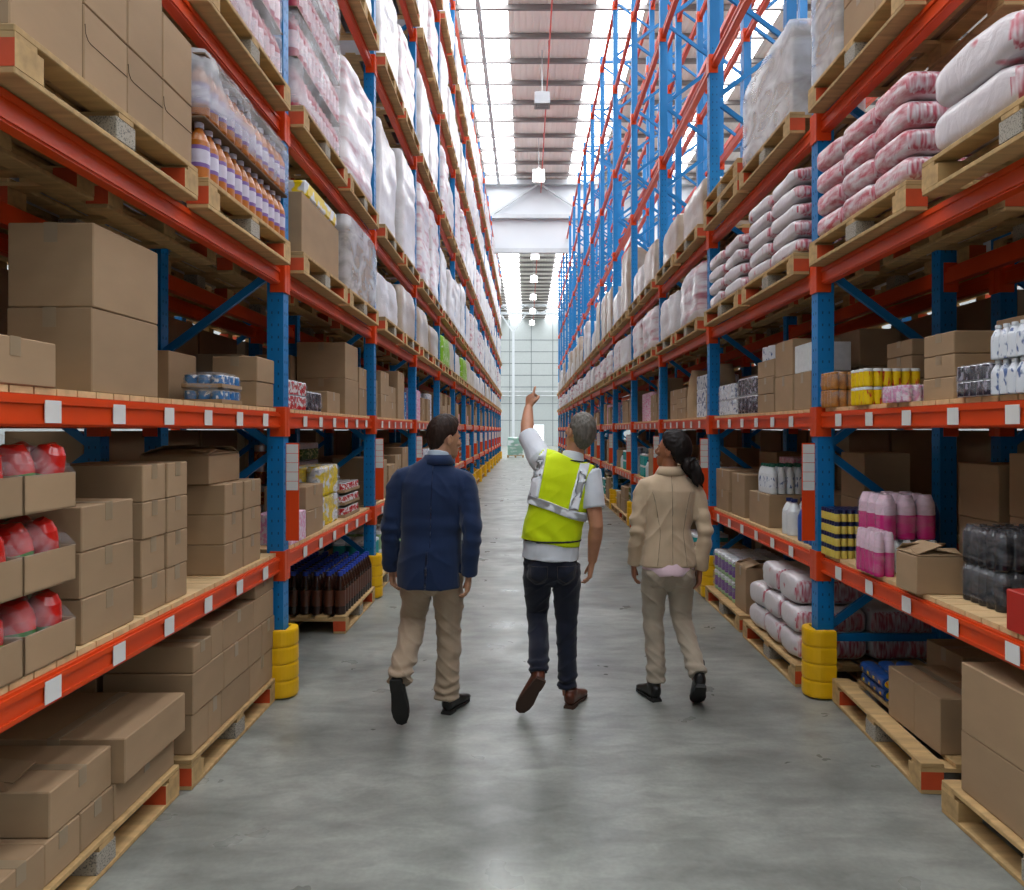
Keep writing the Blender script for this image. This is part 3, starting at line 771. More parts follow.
for t in range(2):
    zt = zz + t*.285
    spots = [(0, j) for j in range(4)] + [(i, 0) for i in range(1, 4)]
    for i, j in spots:
        pack('juice_pack', -1, 3.47 + .3*(j + .5), zt, .0 + i*.2, 2, 3, 'bottle', .048, .262, [K['juice'], K['juicelab'], K['lilac']], K['juicelab'],
             f'six-pack of orange juice, {("lower", "upper")[t]} layer, ' + (f'{ORD[j]} along the aisle' if not i else f'{ORD[i]} one in along the near end'), 'bottle pack', 'packs of orange juice bottles', 'bottle', gap=1.03)
    b = MB(); b.cbox(-.49, .49, -.6, .6, 0, .012, .003)
    o = b.build('cardboard_sheet', M['carton_in'], None, (XC(-1, -.01, 1., 3), 4.07, zt + .267))
    tag(o, f'grey-brown cardboard layer sheet on the {("lower", "upper")[t]} juice bottles', 'cardboard sheet', 'layer sheets between the juice bottles')
b = MB(); me = load_mesh('film_cover', 1.25, 1.03, .30, 5, M['filmmid'], .3, .5)
o = ob('film_cover', me, None, (XC(-1, -.02, 1.02, 3), 4.07, zz + .283)); tag(o, 'crinkled clear film cover around the upper layer of juice bottles', 'plastic film')
# second pallet tier: red bottles under milky film
def wrapped_bottles(sd, yc, z, f, layers, lh, body, lab, cap, label, r=.045, fm='filmmid'):
    o = empty('wrapped_bottle_load', (sd*(A[sd] + FZ(sd, f, z) + .49), yc, z)); W, L = .94, 1.14
    me, cp = vmesh('bottle', 'bottle', r, lh - .02, [body, lab], cap, 10)
    ny, nx = int(L/(2*r)), int(W/(2*r)); q = L/ny; p = W/nx
    left = 96
    for t in range(layers):
        b = MB(); b.box(-W/2, W/2, -L/2, L/2, t*lh, t*lh + .006); b.build('layer_sheet', M['carton_in'], o)
        spots = [(-sd*(W/2 - p/2), -L/2 + q*(j + .5)) for j in range(ny)] + [(-sd*(W/2 - p*(i + .5)), -L/2 + q/2) for i in range(1, nx)]
        rest = MB()
        for x, y in spots:
            if left > 0:
                ob('bottle', me, o, (x, y, t*lh + .006)); left -= 1
            else: rest.raw([(v.co.x + x, v.co.y + y, v.co.z + t*lh + .006) for v in me.vertices], [tuple(pp.vertices) for pp in me.polygons], 0, True)
        if rest.v:
            r_ = rest.build('bottles_in_film', body, o); r_['kind'] = 'stuff'
        b = MB(); b.box(-W/2 + .1, W/2 - .1, -L/2 + .1, L/2 - .1, t*lh + .007, (t + 1)*lh - .002); b.build('inner_core', M['wrapr'], o)
    ob('film_wrap', load_mesh('film_wrap', L + .03, W + .03, layers*lh + .01, z, M[fm], lh, .7), o)
    return tag(o, label, 'pallet load', 'film-wrapped pallet loads')
pallet(-1, 4.06, LV[4], -.02, 'wooden pallet with orange end above the juice bottles', 1, True)
wrapped_bottles(-1, 4.07, LV[4] + .141, 0, 3, .31, K['redb'], K['redlab'], K['redb'], 'film-wrapped load of red bottles directly above the juice bottles')
# floor level: two pallets of cartons
zf = .141
pallet(-1, 2.87, 0, .07, 'wooden pallet on the floor closest to the camera, navy-blazer side', 1, True)
FL = 'closest floor pallet, navy-blazer side'
for i, (y0, y1) in enumerate(((2.29, 2.53), (2.53, 2.73), (2.73, 2.95), (2.95, 3.46))):
    carton(-1, y0, y1, zf, .145, .085, .40, f'low brown carton, {ORD[i]} of the bottom row {FL}', 'x')
carton(-1, 2.555, 2.945, zf + .145, .155, .09, .52, 'brown carton with a lifted flap on the closest floor pallet, navy-blazer side', 'x', flaps=False)
b = MB(); b.raw([(-.02, -.19, .1565), (.12, -.188, .1565), (.03, -.09, .1565)], [(0, 1, 2)]); b.bar((.0, -.11, .156), (.02, -.02, .19), .2, .003)
ob('open_flap', b.mesh('open_flap', M['carton']), bpy.data.objects[[o.name for o in COL.objects if o.get('label', '').startswith('brown carton with a lifted flap')][0]])
carton(-1, 2.95, 3.48, zf + .145, .175, .045, .55, 'long brown carton jutting out over the bottom row of the closest floor pallet', 'y')
for i, (y0, y1) in enumerate(((2.3, 2.7), (2.72, 3.1), (3.1, 3.46))):
    carton(-1, y0, y1, zf, .14, .49, .45, f'shadowed brown carton, {ORD[i]} of the rear row {FL}', 'y')
pallet(-1, 4.115, 0, .035, 'floor pallet with an orange end under the four-layer carton stack, navy-blazer side', 1, True)
FL2 = 'four-layer floor stack, navy-blazer side'
def row(ys, z, h, f, d, lay, where, start=0):
    for i, (y0, y1) in enumerate(zip(ys, ys[1:])):
        carton(-1, y0, y1, z, h, f, d, f'brown carton, {ORD[i]} from camera in the {lay} row of the {where}', 'x' if i % 2 else None)
row((3.56, 3.74, 3.90, 4.30, 4.71), zf, .185, .05, .42, 'bottom', FL2)
row((3.555, 3.92, 4.26, 4.48, 4.71), zf + .185, .19, .045, .42, 'second', FL2)
row((3.77, 3.92, 4.36, 4.70), zf + .375, .16, .05, .42, 'third', FL2)
carton(-1, 3.565, 3.77, zf + .375, .125, .045, .42, 'short brown carton at the near corner of the four-layer floor stack', 'x')
carton(-1, 4.38, 4.71, zf + .535, .085, .05, .42, 'brown carton on top of the four-layer floor stack, navy-blazer side', 'x')
for i, y in enumerate((3.56, 3.95, 4.34)): carton(-1, y, y + .37, zf, .42, .49, .44, f'shadowed brown carton behind the four-layer floor stack, {ORD[i]} from camera', None)

# ------------------------------------------------------------------ second bay, navy-blazer side
# crates of brown bottles with blue caps on an orange-ended pallet
pallet(-1, 6.82, 0, -.03, 'floor pallet with an orange end under the brown bottles with blue caps', 1, True)
for i in range(5):
    for j in range(4):
        pack('beer_pack', -1, 6.25 + .285*(j + .5), zf, -.015 + i*.192, 2, 3, 'bottle', .0465, .345, [K['beer'], K['beerlab']], K['bluecap'],
             f'six-pack of brown bottles with blue caps, {ORD[j]} along the aisle, {ORD[i]} row in', 'bottle pack', 'packs of brown bottles on the floor pallet', 'bottle')
B2 = 'second bay lowest shelf'
for t in range(2):
    pack('roll_pack', -1, 6.2, zl[1] + t*.235, .08, 2, 4, 'can', .068, .23, [K['yroll']], None, f'yellow and white paper roll pack, {("lower", "upper")[t]} of two, {B2}', 'paper rolls', 'paper roll packs', 'roll', 1, False, 'film')
cstack(-1, 5.42, 5.86, zl[1], [.175, .175], .05, .30, f'two-high stack in front of the yellow rolls, {B2}', 'brown carton', 'x')
o = carton(-1, 5.02, 5.36, zl[1], .2, .04, .24, 'pink printed pack just past the sign post, second bay lowest shelf', None, name='pink_pack'); o.data = o.data.copy(); o.data.materials[0] = K['pinkpk']
for t in range(3):
    pack('can_pack', -1, 6.85, zl[1] + t*.105, .06, 3, 8, 'can', .036, .08, [K['canred'], K['tin'], K['tin']], None, f'tray of red and white cans, {TIER[3][t]} of three, {B2}', 'can pack', 'packs of cans', 'can', 1, True, None)
for t in range(4):
    for y in (6.1, 6.75):
        pack('jar_pack', -1, y + .3, zl[1] + t*.16, .48, 2, 6, 'jar', .05, .15, [K['ojar'] if y < 6.5 else K['olive']], K['tin'], f'{"orange" if y < 6.5 else "green"} food jars, {TIER[4][t]} tier at the back, {B2}', 'jar pack', 'packs of food jars', 'jar')
B22 = 'second bay eye-level shelf'
pack('can_pack', -1, 5.2, zl[2], .05, 3, 5, 'can', .045, .095, [K['canred'], K['tin'], K['tin']], None, f'two-tier red and white can pack by the post, {B22}', 'can pack', 'packs of cans', 'can', 2, False, 'film')
pack('can_pack', -1, 5.66, zl[2], .06, 3, 5, 'can', .04, .14, [K['cola'], K['tin'], K['tin']], None, f'grey and dark can pack behind the red cans, {B22}', 'can pack', 'packs of cans', 'can', 1, False, 'film')
carton(-1, 5.02, 5.4, zl[2], .36, .36, .3, f'tall brown carton behind the red can pack, {B22}', None)
carton(-1, 6.0, 6.42, zl[2], .17, .06, .28, f'small brown carton before the tall double stack, {B22}', 'x')
cstack(-1, 6.62, 7.12, zl[2], [.31, .31], .06, .42, f'tall double stack, {B22}', 'large brown carton', 'y')
cstack(-1, 7.15, 7.5, zl[2], [.25, .2], .06, .36, f'narrow stack beside the tall double stack, {B22}', 'brown carton', 'x')
carton(-1, 6.5, 7.0, zl[2], .5, .5, .3, f'wide brown carton behind the tall double stack, {B22}', None)
pallet(-1, 5.5, LV[3], -.03, 'pallet with an orange end under the yellow-topped carton', 1, True)
carton(-1, 4.96, 5.95, zz, .40, .0, .55, 'large beige carton on the pallet past the juice bottles', None)
b = MB(); b.cbox(-.27, .27, -.4, .4, 0, .12, .02); o = b.build('yellow_pack', K['yroll'], None, (XC(-1, 0, .55, 3), 5.5, zz + .402)); tag(o, 'yellow wrapped bundle lying on the large beige carton', 'bundle')
pallet(-1, 6.78, LV[3], -.03, 'pallet with an orange end under the film-wrapped carton stack, second bay', 1, True)
for t in range(3):
    for i, y in enumerate((6.22, 6.6, 6.98)):
        carton(-1, y, y + .37, zz + t*.19, .19, .02, .5, f'brown carton under milky film, {TIER[3][t]} layer, {ORD[i]} along, second bay pallet tier', 'x')
o = ob('film_wrap', load_mesh('film_wrap', 1.21, .59, .60, 9, M['film2'], .19, .5), None, (XC(-1, .02, .5, 3), 6.785, zz)); tag(o, 'milky stretch film around the three-layer carton stack, second bay pallet tier', 'plastic film')
pallet(-1, 5.5, LV[4], -.03, 'pallet with an orange end under the four-layer red bottle load', 1, True)
wrapped_bottles(-1, 5.5, LV[4] + .141, 0, 4, .32, K['redb'], K['redlab'], K['redb'], 'tall four-layer film-wrapped load of red bottles, second bay, navy-blazer side')
pallet(-1, 6.8, LV[4], -.03, 'pallet under the lower white film-wrapped load, second bay, second pallet tier', 1, True)
load(-1, 6.8, LV[4] + .141, 0, 'r', 2, 'white and pink film-wrapped load beyond the four-layer red bottle load')
for j, y in enumerate((5.5, 6.8)):
    pallet(-1, y, LV[5], -.03, f'{ORD[j]} pallet on the third pallet tier, second bay, navy-blazer side')
    load(-1, y, LV[5] + .141, 0, 'w', 3, f'{ORD[j]} white wrapped load on the third pallet tier, second bay, navy-blazer side')
# ------------------------------------------------------------------ first bay, beige-blazer side
R1 = 'lowest shelf, beige-blazer side'
def swap(o, m):
    o.data = o.data.copy(); o.data.materials[0] = m; return o
for t in range(4):
    pack('jar_tray', 1, 4.605, zl[1] + t*.0715, .01, 7, 6, 'jar', .0195, .0685, [K['yjar']], K['navylid'], f'shrink-wrapped yellow jars with navy lids, {TIER[4][t]} tray of four, {R1}', 'jar pack', 'packs of yellow jars', 'jar', 1, False, None, 1.0, t < 3, 8)
PK = ([K['pink'], K['pinktop'], K['pinktop']], K['pinktop'])
def pinkpack(yc, z, f, nx, ny, r, h, label):
    k = ('pinkbottle', r, h)
    if k not in VM:
        b = MB(); b.lathe([(r*.9, 0), (r, .05*h), (r, .55*h), (r*.95, .78*h), (r*.72, .93*h), (r*.6, h)], n=14, m=[0, 0, 1, 1, 1])
        VM[k] = b.mesh('bottle', [K['pink'], K['pinktop']])
    o = empty('pink_bottle_pack', (XC(1, f, nx*2*r), yc, z + .0015))
    for i in range(nx):
        for j in range(ny): ob('bottle', VM[k], o, ((i + .5 - nx/2)*2*r, (j + .5 - ny/2)*2*r, 0))
    b = MB(); b.cbox(-nx*r - .004, nx*r + .004, -ny*r - .004, ny*r + .004, .001, h + .003, r*.8); b.build('shrink_film', M['filmclear'], o)
    tag(o, label, 'bottle pack', 'packs of pink bottles'); return o
pinkpack(4.06, zl[1], -.005, 2, 5, .026, .225, 'pack of slim pink bottles with pale tops at the shelf edge')
pack('white_cap_pack', 1, 4.22, zl[1], .125, 4, 5, 'slim', .034, .165, [K['white']], None, 'pack of white-topped bottles under the raised pink bottle pack', 'bottle pack', 'packs of white bottles', 'bottle')
pinkpack(4.235, zl[1] + .168, .085, 3, 3, .052, .235, 'raised pack of wide pink bottles on top of the white-topped pack')
carton(1, 3.515, 3.715, zl[1], .175, -.01, .22, 'small brown carton with loose flaps between pink bottles and black pack', None, flaps=True)
for t in range(2):
    pack('black_bottle_pack', 1, 3.30, zl[1] + t*.167, .15, 5, 5, 'slim', .029, .165, [K['blackb']], None, f'film-wrapped pack of black bottles, {("lower", "upper")[t]} of two, {R1}', 'bottle pack', 'packs of black bottles', 'bottle', 1, False, 'filmclear')
swap(carton(1, 2.50, 2.91, zl[1], .155, .02, .30, 'bright red box at the shelf edge in front of the black bottle packs', None, name='red_box'), K['redbox'])
pack('blue_bottle_pack', 1, 4.6, zl[1], .40, 3, 4, 'slim', .036, .33, [K['bluep']], None, 'dark blue bottles at the back behind the yellow jars, lowest shelf', 'bottle pack', 'packs of blue bottles', 'bottle')
cstack(1, 3.75, 4.1, zl[1], [.3, .28], .50, .3, f'shadowed stack behind the pink bottles, {R1}', 'dark brown carton', None)
cstack(1, 3.2, 3.7, zl[1], [.34, .3], .52, .3, f'shadowed stack behind the black bottles, {R1}', 'dark brown carton', None)
cstack(1, 2.6, 3.1, zl[1], [.3, .3], .50, .3, f'shadowed stack behind the red box, {R1}', 'dark brown carton', None)
R2 = 'eye-level shelf, beige-blazer side'
for t in range(2):
    for i in range(2):
        pack('amber_pack', 1, 4.628, zl[2] + t*.105, .01 + i*.1, 2, 4, 'tub', .0235, .1, [K['amber']], K['amber'], f'amber pack, {("lower", "upper")[t]} {("aisle-edge", "inner")[i]} of four, by the post, {R2}', 'jar pack', 'amber packs', 'tub', 1, False, 'film')
for t in range(2):
    pack('yellow_tub_pack', 1, 4.19, zl[2] + t*.098, .01, 6, 4, 'tub', .025, .094, [K['yel']], K['white'], f'pack of yellow tubs with white lids, {("lower", "upper")[t]} of two, {R2}', 'tub pack', 'packs of yellow tubs', 'tub', 1, False, None)
pack('pink_tub_pack', 1, 3.78, zl[2], .005, 4, 5, 'tub', .024, .078, [K['pinkpk']], K['pinkpk'], 'low pack of pink tubs beside the yellow tubs, eye-level shelf', 'tub pack', 'packs of pink tubs', 'tub', 1, False, 'film')
cstack(1, 3.36, 3.62, zl[2], [.1, .1, .1], .07, .20, f'flat three-high stack, {R2}', 'wide brown carton', 'x')
cstack(1, 4.25, 4.55, zl[2], [.15, .13, .09], .33, .24, f'darker stack behind the yellow tubs, {R2}', 'brown carton', 'x')
pack('dark_can_pack', 1, 3.12, zl[2], .01, 3, 5, 'can', .0225, .062, [K['cola'], K['tin'], K['tin']], None, 'two-tier pack of dark cans beside the white bottles, eye-level shelf', 'can pack', 'packs of cans', 'can', 2, False, 'film')
for t in range(2):
    pack('white_bottle_pack', 1, 2.79, zl[2] + t*.135, .005, 4, 8, 'bottle', .0255, .132, [K['whiteblue'], K['whiteblue']], K['white'], f'pack of white bottles with blue labels, {("lower", "upper")[t]} of two, {R2}', 'bottle pack', 'packs of white bottles', 'bottle')
cstack(1, 3.0, 3.5, zl[2], [.2, .16], .34, .3, f'shadowed stack behind the flat cartons, {R2}', 'dark brown carton', None)
cstack(1, 2.45, 2.95, zl[2], [.22, .2], .30, .3, f'shadowed stack behind the white bottles, {R2}', 'dark brown carton', None)
carton(1, 3.7, 4.1, zl[2], .30, .40, .3, 'dark brown carton in shadow behind the pink tubs, eye-level shelf', None)
# pallet tier: sacks
pallet(1, 2.69, LV[3], -.07, 'pallet under the large white sacks, first bay, beige-blazer side', 0, True)
sacks(1, 2.12, zz, -.05, 2, 2, 2, .48, .585, .19, K['sack'], 'large white red-printed sack', 'large-sack pallet')
pallet(1, 4.10, LV[3], -.035, 'pallet with an orange end under the red sacks, first bay, beige-blazer side', 1, True)
sacks(1, 3.52, zz, -.02, 2, 3, 4, .47, .385, .131, K['sackred'], 'small red-and-white sack', 'red-sack pallet')
pallet(1, 4.09, LV[4], -.045, 'pallet with an orange end above the red sacks, second pallet tier', 1, True)
z4 = LV[4] + .141
for t in range(4):
    for i, y in enumerate((3.51, 3.897, 4.315)):
        carton(1, y, y + .382, z4 + t*.26, .26, .0, .46, f'brown carton above the red sacks, {TIER[4][t]} layer, {ORD[i]} along the aisle', 'x')
o = ob('film_wrap', load_mesh('film_wrap', .425, .535, 1.075, 21, M['film2'], .26, .25), None, (XC(1, 0, .47, 3), 4.505, z4)); tag(o, 'milky stretch film around the far half of the cartons above the red sacks', 'plastic film')
# floor level
pallet(1, 4.05, 0, .03, 'floor pallet with blue packs and two cartons, beige-blazer side', 1, True, -.06)
pallet(1, 2.72, 0, .0, 'floor pallet under the two big cartons, beige-blazer side', 0, True)
for t in range(2):
    for i in range(3):
        o = empty('blue_pack', (2.02 + i*.105 - t*.02, 4.42 - .03*t, zf + t*.072), -.06)
        b = MB()
        for j in range(4): b.loft([((0, -.16 + j*.083, .034), .046, .032, 3), ((0, -.16 + j*.083 + .078, .034), .046, .032, 3)], 12)
        b.build('wrapper', K['bluep'], o)
        b = MB()
        for j in range(4): b.loft([((0, -.166 + j*.083, .034), .03, .02), ((0, -.163 + j*.083, .034), .034, .024)], 12); b.box(-.047, .047, -.13 + j*.083, -.11 + j*.083, .026, .042)
        b.build('printed_end', K['yel'], o)
        tag(o, f'blue and yellow wrapped pack, {("lower", "upper")[t]} tier, {ORD[i]} from the aisle', 'pack', 'blue packs on the floor pallet')
for i, (y0, y1) in enumerate(((3.56, 3.80), (3.80, 4.07))):
    carton(1, y0, y1, zf, .262, .12, .30, f'dim brown carton, {("closer", "further")[i]} of the pair on the blue-pack pallet', 'y')
carton(1, 3.95, 4.3, zf, .34, .44, .3, 'taller dim carton behind the pair on the blue-pack pallet', 'x')
carton(1, 3.6, 3.92, zf, .30, .44, .34, 'dim brown carton behind the closer carton of the pair', 'x')
carton(1, 2.42, 3.23, zf, .25, .03, .55, 'big dark brown carton, lower of two beside the camera', 'y')
carton(1, 2.40, 3.225, zf + .25, .285, .03, .55, 'big dark brown carton, upper of two beside the camera', 'y')
for i, y in enumerate((4.0, 4.35)): swap(carton(1, y, y + .3, .002, .5, 1.045, .23, f'dark red and white crate, {ORD[i]} in the shade behind the blue packs', None, name='bottle_crate'), K['redb'])

# ------------------------------------------------------------------ second bay, beige-blazer side
pallet(1, 5.53, 0, -.07, 'floor pallet under the white and red sacks by the post protector', 1, True)
sacks(1, 4.98, zf, -.05, 2, 3, 2, .48, .36, .17, K['sack'], 'white red-printed sack', 'floor pallet behind the post')
sacks(1, 5.05, zf + .34, -.03, 1, 2, 1, .46, .38, .19, K['sack'], 'white red-printed sack lying topmost', 'floor pallet behind the post')
pallet(1, 6.86, 0, -.06, 'floor pallet with an orange end under the purple tubs and open carton', 1, True)
carton(1, 6.30, 6.62, zf, .36, .0, .36, 'open brown carton beside the purple tub packs on the floor pallet', 'x', flaps=True)
for t in range(2):
    pack('purple_tub_pack', 1, 7.02, zf + t*.185, .0, 4, 6, 'tub', .062, .18, [K['lightgreen'], K['purple']], K['white'], f'pack of purple tubs with white lids, {("lower", "upper")[t]} of two', 'tub pack', 'packs of purple tubs', 'tub', 1, False, 'film')
D1 = 'lowest shelf, second bay, beige-blazer side'
cstack(1, 7.02, 7.5, zl[1], [.19, .19], .05, .34, f'pair by the woman, {D1}', 'brown carton', 'x')
carton(1, 6.55, 6.95, zl[1], .37, .06, .3, 'tall brown carton next to the pair by the woman, lowest shelf', 'x')
carton(1, 5.90, 6.4, zl[1], .255, .06, .42, 'brown carton carrying the white spray bottles, second bay, beige-blazer side', 'x')
pack('white_bottle_pack', 1, 6.08, zl[1] + .256, .08, 5, 5, 'bottle', .033, .23, [K['white'], K['whiteblue']], K['greencap'], 'pack of white bottles with green caps standing on a brown carton', 'bottle pack', 'packs of white bottles', 'bottle')
swap(carton(1, 6.4, 6.75, zl[1] + .0, .52, .42, .26, 'pink box behind the white bottles with green caps', None, name='pink_box'), K['pinkpk'])
pack('white_bottle_pack', 1, 5.55, zl[1], .07, 2, 2, 'bottle', .052, .26, [K['white'], K['white']], K['navy'], 'four white bottles with navy caps standing in front of a carton', 'bottle pack', 'packs of white bottles', 'bottle')
pack('blue_bottle_pack', 1, 5.12, zl[1], .05, 2, 3, 'bottle', .05, .26, [K['bluep'], K['bluep']], K['navy'], 'blue bottles half hidden behind the orange sign plate', 'bottle pack', 'packs of blue bottles', 'bottle')
carton(1, 5.4, 5.85, zl[1], .3, .36, .3, 'shadowed carton behind the navy-capped white bottles, lowest shelf', None)
cstack(1, 5.0, 5.38, zl[1], [.3, .3], .40, .3, f'stack behind the blue bottles, {D1}', 'dark brown carton', None)
cstack(1, 6.9, 7.4, zl[1], [.3, .25], .44, .28, f'shadowed stack at the rear, {D1}', 'dark brown carton', None)
D2 = 'second bay eye-level shelf, beige-blazer side'
cstack(1, 5.0, 5.32, zl[2], [.25], .05, .3, f'right behind the post, {D2}', 'brown carton', 'x')
swap(carton(1, 5.0, 5.32, zl[2] + .25, .19, .06, .26, 'white box on top of the carton behind the post, eye-level shelf', None, name='white_box'), K['white'])
cstack(1, 5.34, 5.72, zl[2], [.25, .25], .05, .34, f'pair beside the white box, {D2}', 'brown carton', 'x')
cstack(1, 5.75, 6.15, zl[2], [.14, .13, .13], .05, .34, f'three-high stack, {D2}', 'brown carton', 'x')
pack('dark_can_pack', 1, 6.5, zl[2], .05, 3, 5, 'can', .05, .15, [K['cola'], K['tin'], K['tin']], None, f'two-tier dark blue can pack, {D2}', 'can pack', 'packs of cans', 'can', 2, False, 'film')
pack('blue_can_pack', 1, 7.15, zl[2], .05, 3, 5, 'can', .05, .14, [K['whiteblue'], K['tin'], K['tin']], None, f'two-tier white and blue can pack, {D2}', 'can pack', 'packs of cans', 'can', 2, False, 'film')
pack('roll_pack', 1, 6.1, zl[2] + .402, .1, 2, 2, 'can', .07, .12, [K['whiteblue']], None, f'white and blue rolls on the three-high stack, {D2}', 'paper rolls', 'paper roll packs', 'roll')
cstack(1, 5.2, 5.8, zl[2], [.3, .25], .45, .28, f'shadowed rear stack, {D2}', 'dark brown carton', None)
swap(carton(1, 6.3, 6.7, zl[2], .46, .42, .3, 'tall red and purple box behind the dark blue can pack', None, name='tall_box'), K['purple'])
def sack_load(yc, i, lab): return load(1, yc, zz, -.03, 'r', i, lab, 'sack_load')
pallet(1, 5.53, LV[3], -.05, 'pallet with an orange end under the pink sack load just past the post', 1, True)
sacks(1, 4.95, zz, -.03, 2, 2, 5, .47, .57, .115, K['sack'], 'flat white-and-red sack', 'pallet past the post')
pallet(1, 6.83, LV[3], -.05, 'pallet with an orange end under the second sack load, second bay', 1, True)
sacks(1, 6.25, zz, -.03, 2, 2, 4, .47, .57, .12, K['sack'], 'flat white-and-red sack', 'far pallet of second bay')
pallet(1, 5.60, LV[4], -.05, 'pallet with an orange end under the grey film-wrapped cartons', 1, True)
for t in range(3):
    for i, y in enumerate((5.10, 5.46, 5.82)):
        swap(carton(1, y, y + .355, z4 + t*.205, .205, .0, .46, f'pale grey carton under film, {TIER[3][t]} layer, {ORD[i]} along, second pallet tier', None), M['wrapb'])
o = ob('film_wrap', load_mesh('film_wrap', 1.15, .535, .635, 31, M['film2'], .205, .5), None, (XC(1, 0, .46, 3), 5.64, z4)); tag(o, 'crinkled stretch film around the pale grey cartons, second pallet tier', 'plastic film')
for k in range(2): pallet(1, 6.85, LV[4] + .142*k, -.05, f'{("lower", "upper")[k]} of two empty pallets beyond the grey film-wrapped cartons', 1, True)

# ------------------------------------------------------------------ all further bays
def slots(b): return (FY(b) + .74, FY(b) + 2.06)
NTH = {0: 'near', 1: 'far'}
for bay in range(2, NB):
    for j, y in enumerate(slots(bay)):
        near = bay < 4
        # navy-blazer side: five loaded pallet tiers
        for lv in (3, 4, 5, 6, 7):
            pallet(-1, y, LV[lv], -.03, f'pallet, {NTH[j]} slot, {place(-1, bay, lv)}', 1 if R.random() < .7 else 0, near and lv < 5)
            key = R.choice('wwwwr') if lv > 3 else R.choice('wwbwb')
            i = R.choice((2, 3, 4)) if lv > 3 else R.choice((0, 1))
            if lv == 3 and bay in (4, 5) and j == bay - 4:
                o = ob('green_pack_load', WL['w', 0].copy(), None, (XC(-1, 0, .94, 3), y, LV[lv] + .141)); o.data.materials[0] = M['green']
                tag(o, f'bright green packs, {NTH[j]} slot, {place(-1, bay, lv)}', 'pallet load', 'green pack loads'); continue
            load(-1, y, LV[lv] + .141, 0, key, i, f'{LOOKS[key]}, {NTH[j]} slot, {place(-1, bay, lv)}')
        # beige-blazer side: sacks below, mixed cartons above, nothing higher up
        for lv in (3, 4):
            pallet(1, y, LV[lv], -.05, f'pallet, {NTH[j]} slot, {place(1, bay, lv)}', 1 if R.random() < .7 else 0, near)
            key = R.choice('rrrw') if lv == 3 else R.choice('bwbw')
            if lv == 4: i = R.choice((0, 1, 1)) if bay < 4 else R.choice((1, 2, 1, 3))
            else: i = R.choice((0, 1))
            load(1, y, LV[lv] + .141, -.02, key, i, f'{LOOKS[key]}, {NTH[j]} slot, {place(1, bay, lv)}')
for j, y in enumerate(slots(1)):
    for lv in (6, 7):
        pallet(-1, y, LV[lv], -.03, f'pallet, {NTH[j]} slot, {place(-1, 1, lv)}'); load(-1, y, LV[lv] + .141, 0, 'w', 3, f'{LOOKS["w"]}, {NTH[j]} slot, {place(-1, 1, lv)}')
# shelf goods: one-mesh packs for the distance
def far_pack(kind):
    k = ('far', kind)
    if k not in CM:
        b = MB()
        def grid(nx, ny, r, h, tiers, kd):
            p, mi, c = vessel(kd, r, h)
            for t in range(tiers):
                for i in range(nx):
                    for j in range(ny):
                        if 0 < i < nx - 1 and 0 < j < ny - 1 and t < tiers - 1: continue
                        b.lathe(p, ((i + .5 - nx/2)*2*r, (j + .5 - ny/2)*2*r, t*h), 8, 0)
                        if c: b.lathe(c, ((i + .5 - nx/2)*2*r, (j + .5 - ny/2)*2*r, t*h), 8, 1)
        if kind == 'can_pack': grid(4, 5, .045, .12, 2, 'can'); m = [K['canred'], K['tin']]
        if kind == 'blue_can_pack': grid(4, 5, .042, .12, 3, 'can'); m = [K['can_blue'], K['tin']]
        if kind == 'bottle_pack': grid(4, 5, .045, .28, 1, 'bottle'); m = [K['white'], K['navy']]
        if kind == 'pink_roll_pack': grid(3, 4, .06, .11, 4, 'can'); m = [K['pinkpk'], K['pinkpk']]
        if kind == 'white_roll_pack': grid(3, 4, .06, .15, 3, 'can'); m = [K['whiteblue'], K['white']]
        if kind == 'jar_pack': grid(4, 6, .045, .13, 4, 'jar'); m = [K['olive'], K['tin']]
        if kind == 'orange_jar_pack': grid(4, 6, .045, .13, 3, 'jar'); m = [K['ojar'], K['tin']]
        if kind == 'teal_tub_pack': grid(3, 4, .065, .18, 2, 'tub'); m = [K['teal'], K['white']]
        if kind == 'yellow_tub_pack': grid(3, 4, .065, .14, 2, 'tub'); m = [K['yel'], K['white']]
        if kind == 'green_tub_pack': grid(3, 4, .065, .2, 2, 'tub'); m = [K['lightgreen'], K['white']]
        CM[k] = b.mesh(kind, m)
    return CM[k]
FARK = {'can_pack': 'red and white can pack', 'blue_can_pack': 'blue can pack', 'bottle_pack': 'white bottle pack', 'pink_roll_pack': 'pink paper roll pack', 'white_roll_pack': 'white and blue roll pack', 'jar_pack': 'green jar pack', 'orange_jar_pack': 'orange jar pack', 'teal_tub_pack': 'teal tub pack', 'yellow_tub_pack': 'yellow tub pack', 'green_tub_pack': 'pale green tub pack'}
def bag_mesh():
    b = MB(); b.loft([((0, 0, 0), .14, .12, 4), ((0, 0, .2), .145, .125, 4), ((0, 0, .42), .13, .11, 3), ((0, 0, .5), .12, .03, 2), ((0, 0, .54), .115, .012, 2)], 16); return b.mesh('paper_bag', K['paper'])
BAG = bag_mesh()
